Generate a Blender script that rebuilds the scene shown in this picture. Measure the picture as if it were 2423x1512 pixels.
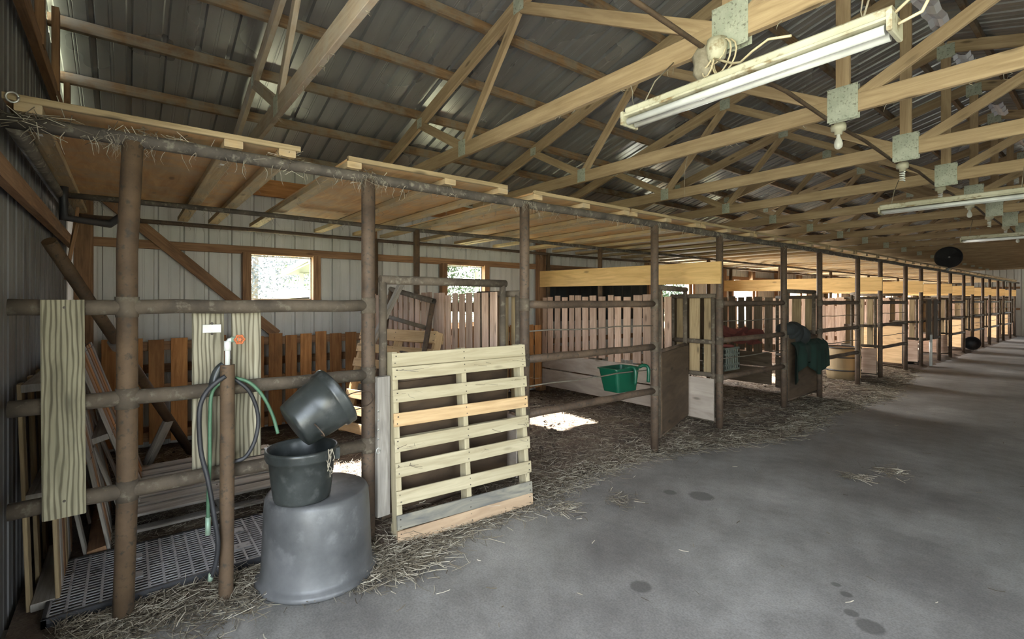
import bpy, math, random
from mathutils import Vector, Matrix, noise
S = bpy.context.scene
for o in list(bpy.data.objects): bpy.data.objects.remove(o)
C = S.collection
random.seed(7)
# ---------------------------------------------------------------- camera, sky, sun, exposure
cam = bpy.data.cameras.new('camera'); co = bpy.data.objects.new('camera', cam); C.objects.link(co)
cam.sensor_width = 36; cam.lens = 17.13; cam.shift_y = -44/2423
cam.clip_start = .05; cam.clip_end = 300
co.location = (0, 0, 1.56)
co.rotation_euler = (math.radians(90), 0, math.radians(51.7))
S.camera = co
S.view_settings.view_transform = 'Standard'; S.view_settings.look = 'None'
S.view_settings.gamma = 1; S.view_settings.use_curve_mapping = False
S.view_settings.exposure = -.08
W = bpy.data.worlds.new('sky'); S.world = W; W.use_nodes = True
wn = W.node_tree; bg = wn.nodes['Background']
sky = wn.nodes.new('ShaderNodeTexSky'); sky.sky_type = 'NISHITA'; sky.sun_disc = False
sky.sun_elevation = math.radians(48); sky.sun_rotation = math.radians(-85); sky.air_density = 1; sky.dust_density = 3
wm = wn.nodes.new('ShaderNodeMixRGB'); wm.inputs[0].default_value = .65
wm.inputs[2].default_value = (3.0, 3.1, 3.0, 1)
wn.links.new(sky.outputs[0], wm.inputs[1]); wn.links.new(wm.outputs[0], bg.inputs[0])
bg.inputs[1].default_value = 4.2
sl = bpy.data.lights.new('sun', 'SUN'); so = bpy.data.objects.new('sun', sl); C.objects.link(so)
sl.energy = 110; sl.angle = math.radians(1.2); sl.color = (1, .95, .86)
so.rotation_euler = Vector((2.2, .2, -1.95)).to_track_quat('-Z', 'Y').to_euler()
def area(name, loc, size, sy, d, power, col=(1,1,1)):
    l = bpy.data.lights.new(name, 'AREA'); l.shape = 'RECTANGLE'; l.size = size; l.size_y = sy; l.energy = power; l.color = col
    o = bpy.data.objects.new(name, l); C.objects.link(o); o.location = loc
    o.rotation_euler = Vector(d).to_track_quat('-Z', 'Z').to_euler(); return o
# daylight entering through the open end door behind the camera and the open side of the aisle
area('door_daylight', (.8, -3.6, 1.5), 5.5, 2.8, (-.3, 1, .0), 170, (1, .98, .95))
area('side_door_daylight', (6.2, 2.4, 1.4), 4.0, 2.4, (-1, .08, .0), 50, (1, .97, .92))

for y_ in (9.75,12.85,16.2,19.2,22.3,25.3,28.3):   # sky light entering by the wide openings behind the far stalls
    area('window_daylight', (-6.75, y_, 1.5), 1.2, 1.1, (1, 0, -.12), 260, (1, .98, .95))
# ---------------------------------------------------------------- materials
def nt(name, rough=.8, metal=0):
    m = bpy.data.materials.new(name); m.use_nodes = True
    b = m.node_tree.nodes['Principled BSDF']; b.inputs['Roughness'].default_value = rough; b.inputs['Metallic'].default_value = metal
    return m, m.node_tree, b
def N(t, kind, **k):
    n = t.nodes.new(kind)
    for a, v in k.items(): setattr(n, a, v)
    return n
def ramp(t, fac, stops):
    r = t.nodes.new('ShaderNodeValToRGB'); e = r.color_ramp.elements
    while len(e) < len(stops): e.new(.5)
    for i, (p, c) in enumerate(stops): e[i].position = p; e[i].color = (*c, 1)
    t.links.new(fac, r.inputs[0]); return r.outputs[0]
def ntex(t, vec, scale, detail=3, rough=.5, dist=0):
    n = t.nodes.new('ShaderNodeTexNoise'); n.inputs['Scale'].default_value = scale
    n.inputs['Detail'].default_value = detail; n.inputs['Roughness'].default_value = rough; n.inputs['Distortion'].default_value = dist
    t.links.new(vec, n.inputs['Vector']); return n.outputs[0]
def mix(t, fac, a, b, mode='MIX'):
    n = t.nodes.new('ShaderNodeMixRGB'); n.blend_type = mode
    for i, v in ((0, fac), (1, a), (2, b)):
        if isinstance(v, (int, float)): n.inputs[i].default_value = v
        elif isinstance(v, tuple): n.inputs[i].default_value = (*v, 1)
        else: t.links.new(v, n.inputs[i])
    return n.outputs[0]
def bump(t, b, h, strength=.4, dist=.01):
    n = t.nodes.new('ShaderNodeBump'); n.inputs['Strength'].default_value = strength; n.inputs['Distance'].default_value = dist
    t.links.new(h, n.inputs['Height']); t.links.new(n.outputs[0], b.inputs['Normal'])
def mapped(t, src, sc):
    m = t.nodes.new('ShaderNodeMapping'); m.inputs['Scale'].default_value = sc; t.links.new(src, m.inputs[0]); return m.outputs[0]
def wood(name, dark, light, stain=(.12,.08,.05), st=.45, var=.35, gs=26, rough=.8, dust=None, bands=0, weather=0):
    m, t, b = nt(name, rough)
    tc = N(t, 'ShaderNodeTexCoord'); geo = N(t, 'ShaderNodeNewGeometry')
    add = N(t, 'ShaderNodeVectorMath', operation='ADD'); ri = N(t, 'ShaderNodeVectorMath', operation='SCALE')
    t.links.new(geo.outputs['Random Per Island'], ri.inputs[0]); ri.inputs['Scale'].default_value = 37
    t.links.new(tc.outputs['UV'], add.inputs[0]); t.links.new(ri.outputs[0], add.inputs[1])
    v = add.outputs[0]
    g = ntex(t, mapped(t, v, (1.3, gs, 1)), 1.6, 5, .6, .8)
    col = ramp(t, g, [(.3, dark), (.68, light)])
    if bands:
        w = N(t, 'ShaderNodeTexWave', wave_type='BANDS', bands_direction='Y'); w.inputs['Scale'].default_value = bands
        w.inputs['Distortion'].default_value = 7; w.inputs['Detail'].default_value = 2; w.inputs['Detail Scale'].default_value = .9
        t.links.new(mapped(t, v, (.16, 1, 1)), w.inputs['Vector'])
        wr = ramp(t, w.outputs['Fac'], [(.0, (1,1,1)), (.5, (.95,.95,.95)), (.93, (.28,.26,.22))])
        col = mix(t, .85, col, wr, 'MULTIPLY')
    big = ntex(t, mapped(t, v, (1, 3, 1)), 2.3, 4, .6)
    col = mix(t, ramp(t, big, [(.5, (0,0,0)), (.78, (st,st,st))]), col, stain)
    kn = N(t, 'ShaderNodeTexVoronoi'); kn.inputs['Scale'].default_value = 1
    t.links.new(mapped(t, v, (2.2, 7, 1)), kn.inputs['Vector'])
    col = mix(t, ramp(t, kn.outputs['Distance'], [(.06, (.8,.8,.8)), (.15, (0,0,0))]), col, tuple(c*.45 for c in dark))
    hs = N(t, 'ShaderNodeHueSaturation'); mr = N(t, 'ShaderNodeMapRange')
    t.links.new(geo.outputs['Random Per Island'], mr.inputs[0]); mr.inputs[3].default_value = 1-var; mr.inputs[4].default_value = 1+var
    t.links.new(mr.outputs[0], hs.inputs['Value']); t.links.new(col, hs.inputs['Color']); col = hs.outputs[0]
    if dust:
        dn = ntex(t, tc.outputs['Object'], 5, 5, .65)
        col = mix(t, ramp(t, dn, [(.42, (0,0,0)), (.62, (.8,.8,.8))]), col, dust)
    t.links.new(col, b.inputs['Base Color']); bump(t, b, g, .35, .004)
    return m
def noisy(name, c1, c2, scale=6, rough=.7, metal=0, c3=None, s3=30, bs=.3, bd=.004):
    m, t, b = nt(name, rough, metal); tc = N(t, 'ShaderNodeTexCoord')
    n = ntex(t, tc.outputs['Object'], scale, 6, .62)
    col = ramp(t, n, [(.35, c1), (.65, c2)])
    n2 = ntex(t, tc.outputs['Object'], s3, 4, .6)
    if c3: col = mix(t, ramp(t, n2, [(.55, (0,0,0)), (.68, (1,1,1))]), col, c3)
    t.links.new(col, b.inputs['Base Color'])
    if bs: bump(t, b, n2, bs, bd)
    return m
M = {}
M['truss'] = wood('truss_lumber', (.30,.205,.115), (.47,.35,.215), st=.25, var=.16, gs=18)
M['truss_dusty'] = wood('dusty_truss_lumber', (.31,.235,.165), (.46,.37,.28), st=.2, var=.15, gs=18, dust=(.42,.37,.31))
M['purlin'] = wood('purlin_lumber', (.12,.065,.03), (.26,.16,.08), st=.8, var=.3, stain=(.04,.025,.015), dust=(.22,.19,.15))
M['girt'] = wood('brown_girt_lumber', (.17,.085,.04), (.32,.18,.09), st=.6, var=.2, stain=(.05,.03,.02))
M['slat'] = wood('pinkish_slat_wood', (.36,.235,.165), (.58,.42,.32), st=.35, var=.25, gs=16, stain=(.2,.1,.05))
M['orange'] = wood('orange_pallet_wood', (.26,.105,.03), (.48,.23,.08), st=.5, var=.3, gs=16, stain=(.08,.04,.015))
M['frame_wood'] = wood('brown_yellow_wood', (.20,.14,.07), (.36,.27,.15), st=.4, var=.2)
M['dark'] = wood('shaded_stall_wood', (.07,.05,.03), (.16,.12,.08), st=.5, var=.2, gs=14)  # shade of the windowless stall put into this wood colour
M['ply'] = wood('canopy_plywood', (.40,.215,.085), (.60,.36,.16), st=.4, var=.1, gs=9, stain=(.25,.13,.055), dust=(.42,.31,.19))
M['joist'] = wood('pale_joist_lumber', (.31,.215,.105), (.50,.365,.205), st=.35, var=.2, stain=(.16,.10,.05), dust=(.34,.28,.19))
M['plank'] = wood('golden_plank_wood', (.52,.32,.11), (.72,.48,.20), st=.15, var=.12, gs=12, rough=.6)
M['pallet'] = wood('fresh_pallet_wood', (.34,.285,.175), (.50,.435,.29), st=.3, var=.12, gs=14, stain=(.33,.27,.16))
M['pallet_blue'] = wood('grey_streaked_pallet_wood', (.10,.10,.10), (.33,.30,.22), st=.5, var=.1, gs=8, stain=(.09,.09,.1))
M['pallet_pink'] = wood('pinkish_pallet_wood', (.33,.22,.135), (.46,.33,.21), st=.2, var=.08, gs=12)
M['pallet_tan'] = wood('tan_pallet_wood', (.45,.29,.14), (.66,.46,.25), st=.25, var=.18, gs=14)
M['grey'] = wood('grey_weathered_wood', (.16,.14,.12), (.36,.33,.29), st=.5, var=.25, gs=20, stain=(.08,.07,.06))
M['green_board'] = wood('treated_board_wood', (.19,.17,.11), (.38,.345,.235), st=.2, var=.08, gs=10, bands=17, stain=(.30,.29,.18))
M['tan_board'] = wood('weathered_board_wood', (.27,.24,.165), (.46,.42,.31), st=.2, var=.08, gs=10, bands=14, stain=(.36,.3,.2))
M['ply_grey'] = wood('worn_grey_plywood', (.30,.245,.20), (.45,.385,.325), st=.45, var=.08, gs=5, stain=(.24,.19,.14))
M['ply_dark'] = wood('dark_plywood_panel', (.045,.027,.014), (.10,.063,.034), st=.4, var=.08, gs=6)
M['rust'] = noisy('rusty_brown_pipe', (.065,.042,.028), (.135,.09,.058), 5, .7, .1, (.045,.038,.032), 45)
M['rust_dusty'] = noisy('dusty_rusty_pipe', (.065,.05,.036), (.13,.10,.07), 6, .85, .05, (.17,.145,.105), 22, .5)
M['rust_black'] = noisy('dark_steel_pipe', (.05,.042,.036), (.12,.10,.08), 6, .8, .15, (.2,.18,.14), 22, .4)
M['rust_orange'] = noisy('orange_rust_pipe', (.07,.043,.024), (.15,.095,.053), 4, .75, .1, (.055,.042,.03), 30)
M['cable'] = noisy('wire_cable', (.12,.1,.08), (.2,.17,.13), 8, .6, .3)
def sheet(name, c1, c2, rough, metal, streak):
    m, t, b = nt(name, rough, metal); tc = N(t, 'ShaderNodeTexCoord')
    n = ntex(t, mapped(t, tc.outputs['Object'], streak), 1.0, 5, .6)
    t.links.new(ramp(t, n, [(.3, c1), (.7, c2)]), b.inputs['Base Color'])
    n2 = ntex(t, tc.outputs['Object'], 1.1, 2); mr = N(t, 'ShaderNodeMapRange'); t.links.new(n2, mr.inputs[0])
    mr.inputs[3].default_value = rough-.1; mr.inputs[4].default_value = rough+.12; t.links.new(mr.outputs[0], b.inputs['Roughness'])
    return m
M['roof'] = sheet('galvanised_roof_sheet', (.28,.285,.295), (.40,.405,.415), .29, .55, (.5, 3, 1))
M['wall'] = sheet('white_wall_sheet', (.50,.49,.45), (.64,.62,.58), .5, 0, (2, 5, .8))
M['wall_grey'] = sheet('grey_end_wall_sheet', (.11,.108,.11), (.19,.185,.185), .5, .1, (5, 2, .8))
M['silver'] = sheet('silver_foil', (.75,.76,.85), (.95,.95,1), .25, .5, (3, 3, 3))
M['plate'] = noisy('galvanised_nail_plate', (.42,.46,.38), (.58,.61,.52), 9, .5, .3, (.22,.22,.17), 55)
M['rubber'] = noisy('grey_black_rubber', (.055,.056,.058), (.135,.136,.138), 2.4, .42, 0, (.145,.145,.147), 9, .15)
M['bucket'] = noisy('black_rubber_bucket', (.02,.023,.022), (.045,.05,.048), 5, .33, 0, (.06,.064,.062), 14, .12)
M['black'] = noisy('black_plastic', (.02,.02,.022), (.04,.04,.045), 5, .5)
M['mat'] = noisy('dusty_grey_plastic_grating', (.26,.26,.27), (.38,.375,.38), 3, .6, 0, (.1,.1,.1), 20)
M['greenplastic'] = noisy('green_plastic', (.002,.05,.026), (.004,.075,.04), 4, .35, bs=0)
M['greyplastic'] = noisy('grey_green_plastic_crate', (.06,.07,.055), (.11,.12,.095), 6, .7)
M['cloth'] = noisy('dark_green_cloth', (.002,.014,.009), (.004,.025,.016), 5, .85)
M['redcloth'] = noisy('dull_red_cloth', (.08,.015,.01), (.13,.03,.02), 6, .8)
M['pvc'] = noisy('white_pvc', (.7,.72,.68), (.85,.86,.82), 9, .4, bs=0)
M['hose_green'] = noisy('green_hose_rubber', (.05,.13,.07), (.10,.2,.12), 9, .5, bs=0)
M['red'] = noisy('orange_red_handle', (.5,.13,.04), (.62,.2,.07), 12, .5, bs=0)
M['brass'] = noisy('green_brass', (.25,.4,.3), (.4,.5,.38), 12, .5, .3, bs=0)
M['cream'] = noisy('dusty_cream_enamel', (.40,.38,.27), (.55,.53,.41), 5, .55, 0, (.22,.16,.08), 14)
M['tube'] = noisy('white_fluorescent_tube', (.55,.565,.56), (.68,.69,.68), 5, .2, 0, bs=0)
M['bulbglass'] = noisy('frosted_bulb_glass', (.55,.55,.5), (.7,.7,.66), 5, .25, bs=0)
M['wire'] = noisy('cream_cable', (.55,.46,.3), (.66,.57,.4), 9, .6, bs=0)
M['web'] = noisy('dusty_cobweb', (.22,.19,.14), (.36,.32,.25), 20, .9, bs=0)
M['steel'] = noisy('galvanised_steel', (.4,.4,.38), (.6,.6,.57), 9, .4, .7, bs=0)
M['bark'] = noisy('tree_bark', (.12,.1,.08), (.22,.19,.16), 3, .9)
M['white_steel'] = noisy('white_painted_steel', (.30,.31,.27), (.38,.39,.34), 2, .5, bs=0)
M['shed_roof'] = noisy('pale_shed_sheet', (.10,.10,.07), (.15,.15,.10), 2, .5, bs=0)
M['clod'] = noisy('dark_clod', (.04,.028,.02), (.09,.065,.045), 20, .95)
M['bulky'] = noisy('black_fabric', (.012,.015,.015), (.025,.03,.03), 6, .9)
# straw strands
def strawmat():
    m, t, b = nt('dry_straw', .75); geo = N(t, 'ShaderNodeNewGeometry')
    c = ramp(t, geo.outputs['Random Per Island'], [(0, (.07,.055,.038)), (.5, (.20,.165,.115)), (1, (.58,.53,.42))])
    t.links.new(c, b.inputs['Base Color']); return m
M['straw'] = strawmat()
def beddingmat():
    m, t, b = nt('stall_bedding_dirt', .95); tc = N(t, 'ShaderNodeTexCoord'); v = tc.outputs['Object']
    big = ntex(t, v, 1.3, 5, .6); fine = ntex(t, v, 38, 5, .7, 1.5)
    c = ramp(t, big, [(.35, (.09,.066,.05)), (.55, (.21,.15,.11)), (.7, (.32,.265,.19))])
    c = mix(t, .75, c, ramp(t, fine, [(.3, (.25,.22,.2)), (.7, (1,1,.95))]), 'MULTIPLY')
    t.links.new(c, b.inputs['Base Color']); bump(t, b, fine, 1.0, .02); return m
M['bedding'] = beddingmat()
def concrete():
    m, t, b = nt('aisle_concrete', .72); tc = N(t, 'ShaderNodeTexCoord'); v = tc.outputs['Object']
    big = ntex(t, v, .9, 6, .62); mid = ntex(t, mapped(t, v, (1,1,1)), 7, 6, .7); fine = ntex(t, v, 90, 3, .6)
    c = ramp(t, big, [(.34, (.165,.155,.145)), (.5, (.26,.248,.232)), (.66, (.375,.36,.338))])
    c = mix(t, .55, c, ramp(t, mid, [(.3, (.6,.6,.6)), (.6, (1,1,1))]), 'MULTIPLY')
    c = mix(t, .6, c, ramp(t, fine, [(.35, (.55,.55,.55)), (.6, (1,1,1))]), 'MULTIPLY')
    # wet spots on the slab
    sx = N(t, 'ShaderNodeSeparateXYZ'); t.links.new(v, sx.inputs[0])
    for (px, py, r) in ((-2.32,3.47,.045), (-2.12,3.60,.085), (-.77,2.79,.055), (-.86,2.84,.03), (-.93,3.0,.025), (-1.0,3.06,.022), (-1.65,2.2,.05)):
        d = N(t, 'ShaderNodeVectorMath', operation='DISTANCE'); t.links.new(v, d.inputs[0]); d.inputs[1].default_value = (px, py, 0)
        nn = N(t, 'ShaderNodeMath', operation='MULTIPLY_ADD'); t.links.new(mid, nn.inputs[0]); nn.inputs[1].default_value = r*.8; t.links.new(d.outputs['Value'], nn.inputs[2])
        c = mix(t, ramp(t, nn.outputs[0], [(min(.99, r*1.35), (.6,.6,.6)), (min(1, r*1.65), (0,0,0))]), c, (.06,.055,.05))
    t.links.new(c, b.inputs['Base Color']); bump(t, b, mid, .25, .01)
    rr = ramp(t, big, [(.3, (.55,.55,.55)), (.7, (.8,.8,.8))]); t.links.new(rr, b.inputs['Roughness']); return m
M['concrete'] = concrete()
def leafmat(name, a, b2):
    m, t, b = nt(name, .6); geo = N(t, 'ShaderNodeNewGeometry')
    c = ramp(t, geo.outputs['Random Per Island'], [(0, a), (1, b2)]); t.links.new(c, b.inputs['Base Color'])
    tr = N(t, 'ShaderNodeBsdfTranslucent'); t.links.new(c, tr.inputs[0]); mx = N(t, 'ShaderNodeMixShader'); mx.inputs[0].default_value = .5
    t.links.new(b.outputs[0], mx.inputs[1]); t.links.new(tr.outputs[0], mx.inputs[2])
    t.links.new(mx.outputs[0], t.nodes['Material Output'].inputs[0]); return m
M['leaf'] = leafmat('tree_leaves', (.022,.04,.02), (.07,.10,.045))
M['leaf_haze'] = leafmat('hazed_tree_leaves', (.07,.08,.085), (.13,.145,.15))  # haze and overexposure of the distance put into the leaf colour
M['grass'] = noisy('sunlit_grass', (.17,.19,.11), (.27,.28,.18), .6, .9)

# ---------------------------------------------------------------- mesh helpers
class MB:
    def __init__(s): s.v = []; s.f = []; s.uv = []; s.sm = []
    def quad(s, pts, uvs=None, smooth=False):
        i = len(s.v); s.v += [Vector(p) for p in pts]; s.f.append(tuple(range(i, i+len(pts))))
        s.uv.append(uvs or [(0,0)]*len(pts)); s.sm.append(smooth)
    def beam(s, p0, p1, w, h, up=(0,0,1), bev=.003, e0=0):
        """board from p0 to p1, w across, h along up; chamfered edges, one island"""
        p0, p1 = Vector(p0), Vector(p1); d = (p1-p0); L = d.length; d.normalize(); up = Vector(up)
        side = d.cross(up); 
        if side.length < 1e-6: side = d.cross(Vector((1,0,0)))
        side.normalize(); up = side.cross(d).normalized()
        b = min(bev, w*.2, h*.2)
        prof = [(-w/2+b,-h/2),(w/2-b,-h/2),(w/2,-h/2+b),(w/2,h/2-b),(w/2-b,h/2),(-w/2+b,h/2),(-w/2,h/2-b),(-w/2,-h/2+b)]
        i = len(s.v); n = 8; u0 = random.random()*10; acc = [0]
        for k in range(n):
            a, c = prof[k], prof[(k+1)%n]; acc.append(acc[-1]+math.hypot(a[0]-c[0], a[1]-c[1]))
        for q, P in ((0, p0), (1, p1)):
            for (x, y) in prof: s.v.append(P+side*x+up*y)
        for k in range(n):
            a, c = k, (k+1) % n
            s.f.append((i+a, i+c, i+n+c, i+n+a)); s.uv.append([(u0, acc[k]), (u0, acc[k+1]), (u0+L, acc[k+1]), (u0+L, acc[k])]); s.sm.append(False)
        s.f.append(tuple(i+k for k in range(n))[::-1]); s.uv.append([(u0+p[0], p[1]) for p in prof][::-1]); s.sm.append(False)
        s.f.append(tuple(i+n+k for k in range(n))); s.uv.append([(u0+p[0], p[1]) for p in prof]); s.sm.append(False)
    def box(s, c, sz, bev=.002, along=None):
        x, y, z = sz; c = Vector(c)
        ax = along if along is not None else max(range(3), key=lambda i: sz[i])
        e = [Vector((1,0,0)), Vector((0,1,0)), Vector((0,0,1))]
        up = 2 if ax != 2 else 0; sd = 3-ax-up
        s.beam(c-e[ax]*sz[ax]/2, c+e[ax]*sz[ax]/2, sz[sd], sz[up], e[up], bev)
    def tube(s, pts, r, n=12, caps=True, r1=None, wob=0):
        pts = [Vector(p) for p in pts]; i0 = len(s.v); L = 0
        prev = None; lens = [0]
        for a, b in zip(pts, pts[1:]): lens.append(lens[-1]+(b-a).length)
        for k, p in enumerate(pts):
            d = (pts[min(k+1, len(pts)-1)]-pts[max(k-1, 0)]).normalized()
            if prev is None:
                ref = Vector((0,0,1)) if abs(d.z) < .9 else Vector((1,0,0)); a = d.cross(ref).normalized()
            else: a = (prev-d*prev.dot(d)).normalized()
            prev = a; b = d.cross(a); t = lens[k]/max(lens[-1], 1e-6)
            rr = (r if r1 is None else r+(r1-r)*t)*(1+wob*random.uniform(-1,1))
            for j in range(n):
                th = 2*math.pi*j/n; s.v.append(p+a*math.cos(th)*rr+b*math.sin(th)*rr)
        for k in range(len(pts)-1):
            for j in range(n):
                j2 = (j+1) % n; A = i0+k*n
                s.f.append((A+j, A+j2, A+n+j2, A+n+j)); s.uv.append([(lens[k], j/n), (lens[k], (j+1)/n), (lens[k+1], (j+1)/n), (lens[k+1], j/n)]); s.sm.append(True)
        if caps:
            s.f.append(tuple(i0+j for j in range(n))[::-1]); s.uv.append([(0,0)]*n); s.sm.append(False)
            e = i0+(len(pts)-1)*n; s.f.append(tuple(e+j for j in range(n))); s.uv.append([(0,0)]*n); s.sm.append(False)
    def lathe(s, prof, mat=None, n=40, squash=1):
        mat = mat or Matrix.Identity(4); i0 = len(s.v); m = len(prof)
        for j in range(n):
            th = 2*math.pi*j/n
            for (r, z) in prof: s.v.append(mat @ Vector((r*math.cos(th), r*math.sin(th)*squash, z)))
        for j in range(n):
            j2 = (j+1) % n
            for k in range(m-1):
                s.f.append((i0+j*m+k, i0+j2*m+k, i0+j2*m+k+1, i0+j*m+k+1)); s.uv.append([(j/n,k/m)]*4); s.sm.append(True)
    def build(s, name, mat, parent=None, fix=None):
        me = bpy.data.meshes.new(name); base = Vector(parent['_b']) if parent is not None else Vector((0,0,0))
        if fix is not None: base = Vector(fix)
        me.from_pydata([tuple(p-base) for p in s.v], [], s.f)
        ul = me.uv_layers.new(name='UVMap'); flat = []
        for u in s.uv:
            for q in u: flat += [q[0], q[1]]
        ul.data.foreach_set('uv', flat); me.polygons.foreach_set('use_smooth', s.sm)
        me.materials.append(M[mat] if isinstance(mat, str) else mat); me.update()
        o = bpy.data.objects.new(name, me); C.objects.link(o)
        o['_b'] = tuple(base)
        if parent is not None: o.parent = parent
        elif fix is not None: o.location = base
        return o
def thing(name, label, cat, base=(0,0,0), group=None):
    o = bpy.data.objects.new(name, None); C.objects.link(o); o.location = base; o['_b'] = tuple(base)
    o.empty_display_size = .1
    tag(o, label, cat, group); return o
def tag(o, label=None, cat=None, group=None, kind=None):
    if label: o['label'] = label
    if cat: o['category'] = cat
    if group: o['group'] = group
    if kind: o['kind'] = kind
    return o
def dup(root, loc, label=None, rz=None):
    def cp(o, par):
        c = o.copy(); C.objects.link(c)
        if par is not None: c.parent = par
        for ch in list(o.children): cp(ch, c)
        return c
    r = cp(root, None); r.location = loc
    if label: r['label'] = label
    if rz is not None: r.rotation_euler = (0,0,rz)
    return r
def struct(o, label=None): o['kind'] = 'structure'; return o
ORD = ['first','second','third','fourth','fifth','sixth','seventh','eighth','ninth','tenth','eleventh','twelfth','thirteenth','fourteenth','fifteenth','sixteenth','seventeenth','eighteenth','nineteenth','twentieth','twenty-first','twenty-second','twenty-third','twenty-fourth','twenty-fifth','twenty-sixth']

XF = -3.04; XM = -4.92; XB = -6.07; XW = -6.4; XR = -1.33; YE = -.46; YF = 31.2
DIV = [2.53+3.04*k for k in range(10)]
RZ = lambda x: 4.60-.28*abs(x-XR)
WIN = [(1.13,1.82),(3.75,4.43)] + [(y-.6, y+.6) for y in (9.75,12.85,16.2,19.2,22.3,25.3,28.3)]
wz = lambda a: 1.575 if a < 2 else 1.22 if a < 5 else .95
# ---------------------------------------------------------------- structure
m = MB(); nx, ny = 2, 2
m.quad([(-3.3,-3,0),(6,-3,0),(6,YF+3,0),(-3.3,YF+3,0)]); struct(m.build('floor', 'concrete'))
m = MB(); m.quad([(-80,-60,-.12),(60,-60,-.12),(60,90,-.12),(-80,90,-.12)]); tag(m.build('grass_ground', 'grass'), kind='structure')
# roof sheets: corrugated along Y
def rib(y, per=.2286, h=.03):
    u = (y % per)/per
    if u < .12: return h
    if u < .17: return h*(1-(u-.12)/.05)
    if u > .95: return h*(u-.95)/.05
    if .50 < u < .535 or .585 < u < .62: return h*.09
    if .535 <= u <= .585: return 0
    return 0
def ysamples(a, b, per=.2286):
    ks = [0,.12,.17,.495,.505,.53,.54,.58,.59,.615,.625,.95]; out = []; k = math.floor(a/per)
    while k*per < b:
        for q in ks:
            y = (k+q)*per
            if a < y < b: out.append(y)
        k += 1
    return [a]+out+[b]
ys = ysamples(YE-.35, YF+.35)
for nm, xa, xb in (('ceiling', XR, -6.95), ('ceiling.001', XR, 4.3)):
    m = MB(); n = len(ys); xs = [xa+(xb-xa)*k/6 for k in range(7)]
    for y in ys:
        for x in xs: m.v.append(Vector((x, y, RZ(x)+.092+rib(y))))
    for j in range(n-1):
        for k in range(6):
            a = j*7+k; m.f.append((a, a+1, a+8, a+7)); m.uv.append([(0,0)]*4); m.sm.append(False)
    struct(m.build(nm, 'roof'))
# ridge cap
m = MB(); m.quad([(XR-.16,YE-.35,RZ(XR-.16)+.125),(XR-.16,YF+.35,RZ(XR-.16)+.125),(XR,YF+.35,RZ(XR)+.14),(XR,YE-.35,RZ(XR)+.14)])
m.quad([(XR+.16,YE-.35,RZ(XR-.16)+.125),(XR+.16,YF+.35,RZ(XR-.16)+.125),(XR,YF+.35,RZ(XR)+.14),(XR,YE-.35,RZ(XR)+.14)])
struct(m.build('trim_1', 'roof'))
# back wall sheet with window openings
def wallsheet(name, axis, fixed, a, b, zfun, holes, mat, sgn=1):
    m = MB(); S_ = sorted(set(ysamples(a, b)+[h for w in holes for h in w[:2] if a < h < b]))
    for p, q in zip(S_, S_[1:]):
        mid = (p+q)/2; hs = [w for w in holes if w[0] < mid < w[1]]
        segs = [(-.15, None)] if not hs else [(-.15, hs[0][2]), (hs[0][3], None)]
        for z0, z1 in segs:
            P = []
            for yy, zz in ((p, z0), (q, z0), (q, z1), (p, z1)):
                z = zfun(yy) if zz is None else zz; f = fixed-sgn*rib(yy+1e-6)
                P.append((f, yy, z) if axis == 0 else (yy, f, z))
            m.quad(P)
    return struct(m.build(name, mat))
wallsheet('wall_left', 0, XW, YE-.02, YF, lambda y: 3.27 if y < 3 else 3.16, [(a, b, wz(a), 2.10) for a, b in WIN], 'wall')
wallsheet('wall_right', 0, 3.8, YE-.02, YF, lambda y: 3.2, [(.9, 3.3, -1, 2.5)], 'wall', -1)
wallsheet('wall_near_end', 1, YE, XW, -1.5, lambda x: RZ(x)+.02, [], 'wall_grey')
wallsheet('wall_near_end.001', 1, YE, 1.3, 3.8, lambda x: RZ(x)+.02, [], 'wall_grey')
m = MB(); 
wallsheet('wall_far_end', 1, YF, XW, -3.0, lambda x: RZ(x), [], 'wall', -1)
wallsheet('wall_far_end.001', 1, YF, -3.0, 4.0, lambda x: RZ(x), [(-1.2, .6, -.1, 2.4)], 'wall', -1)
m = MB()
# near gable over the open end door
for (p, q) in zip([-3.06+.5*k for k in range(14)], [-3.06+.5*(k+1) for k in range(14)]):
    m.quad([(p, YE-.02, 3.05), (q, YE-.02, 3.05), (q, YE-.02, RZ(q)+.02), (p, YE-.02, RZ(p)+.02)])
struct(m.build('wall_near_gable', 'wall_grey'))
# windows: frames in the back wall
for i, (a, b) in enumerate(WIN):
    m = MB()
    for y in (a-.045, b+.045): m.beam((XW+.06, y, wz(a)-.06), (XW+.06, y, 2.12), .09, .09, (1,0,0))
    f = struct(m.build('window_%d' % (i+1), 'girt', fix=(XW, (a+b)/2, 1.5)))
    m = MB(); t_ = .012
    for y in (a+t_/2, b-t_/2): m.box((XW, y, (wz(a)+2.1)/2), (.03, t_, 2.1-wz(a)))
    m.box((XW, (a+b)/2, 2.09), (.03, b-a, t_)); m.box((XW, (a+b)/2, wz(a)+.006), (.03, b-a, t_))
    m.build('window_trim', 'white_steel', f)
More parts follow.
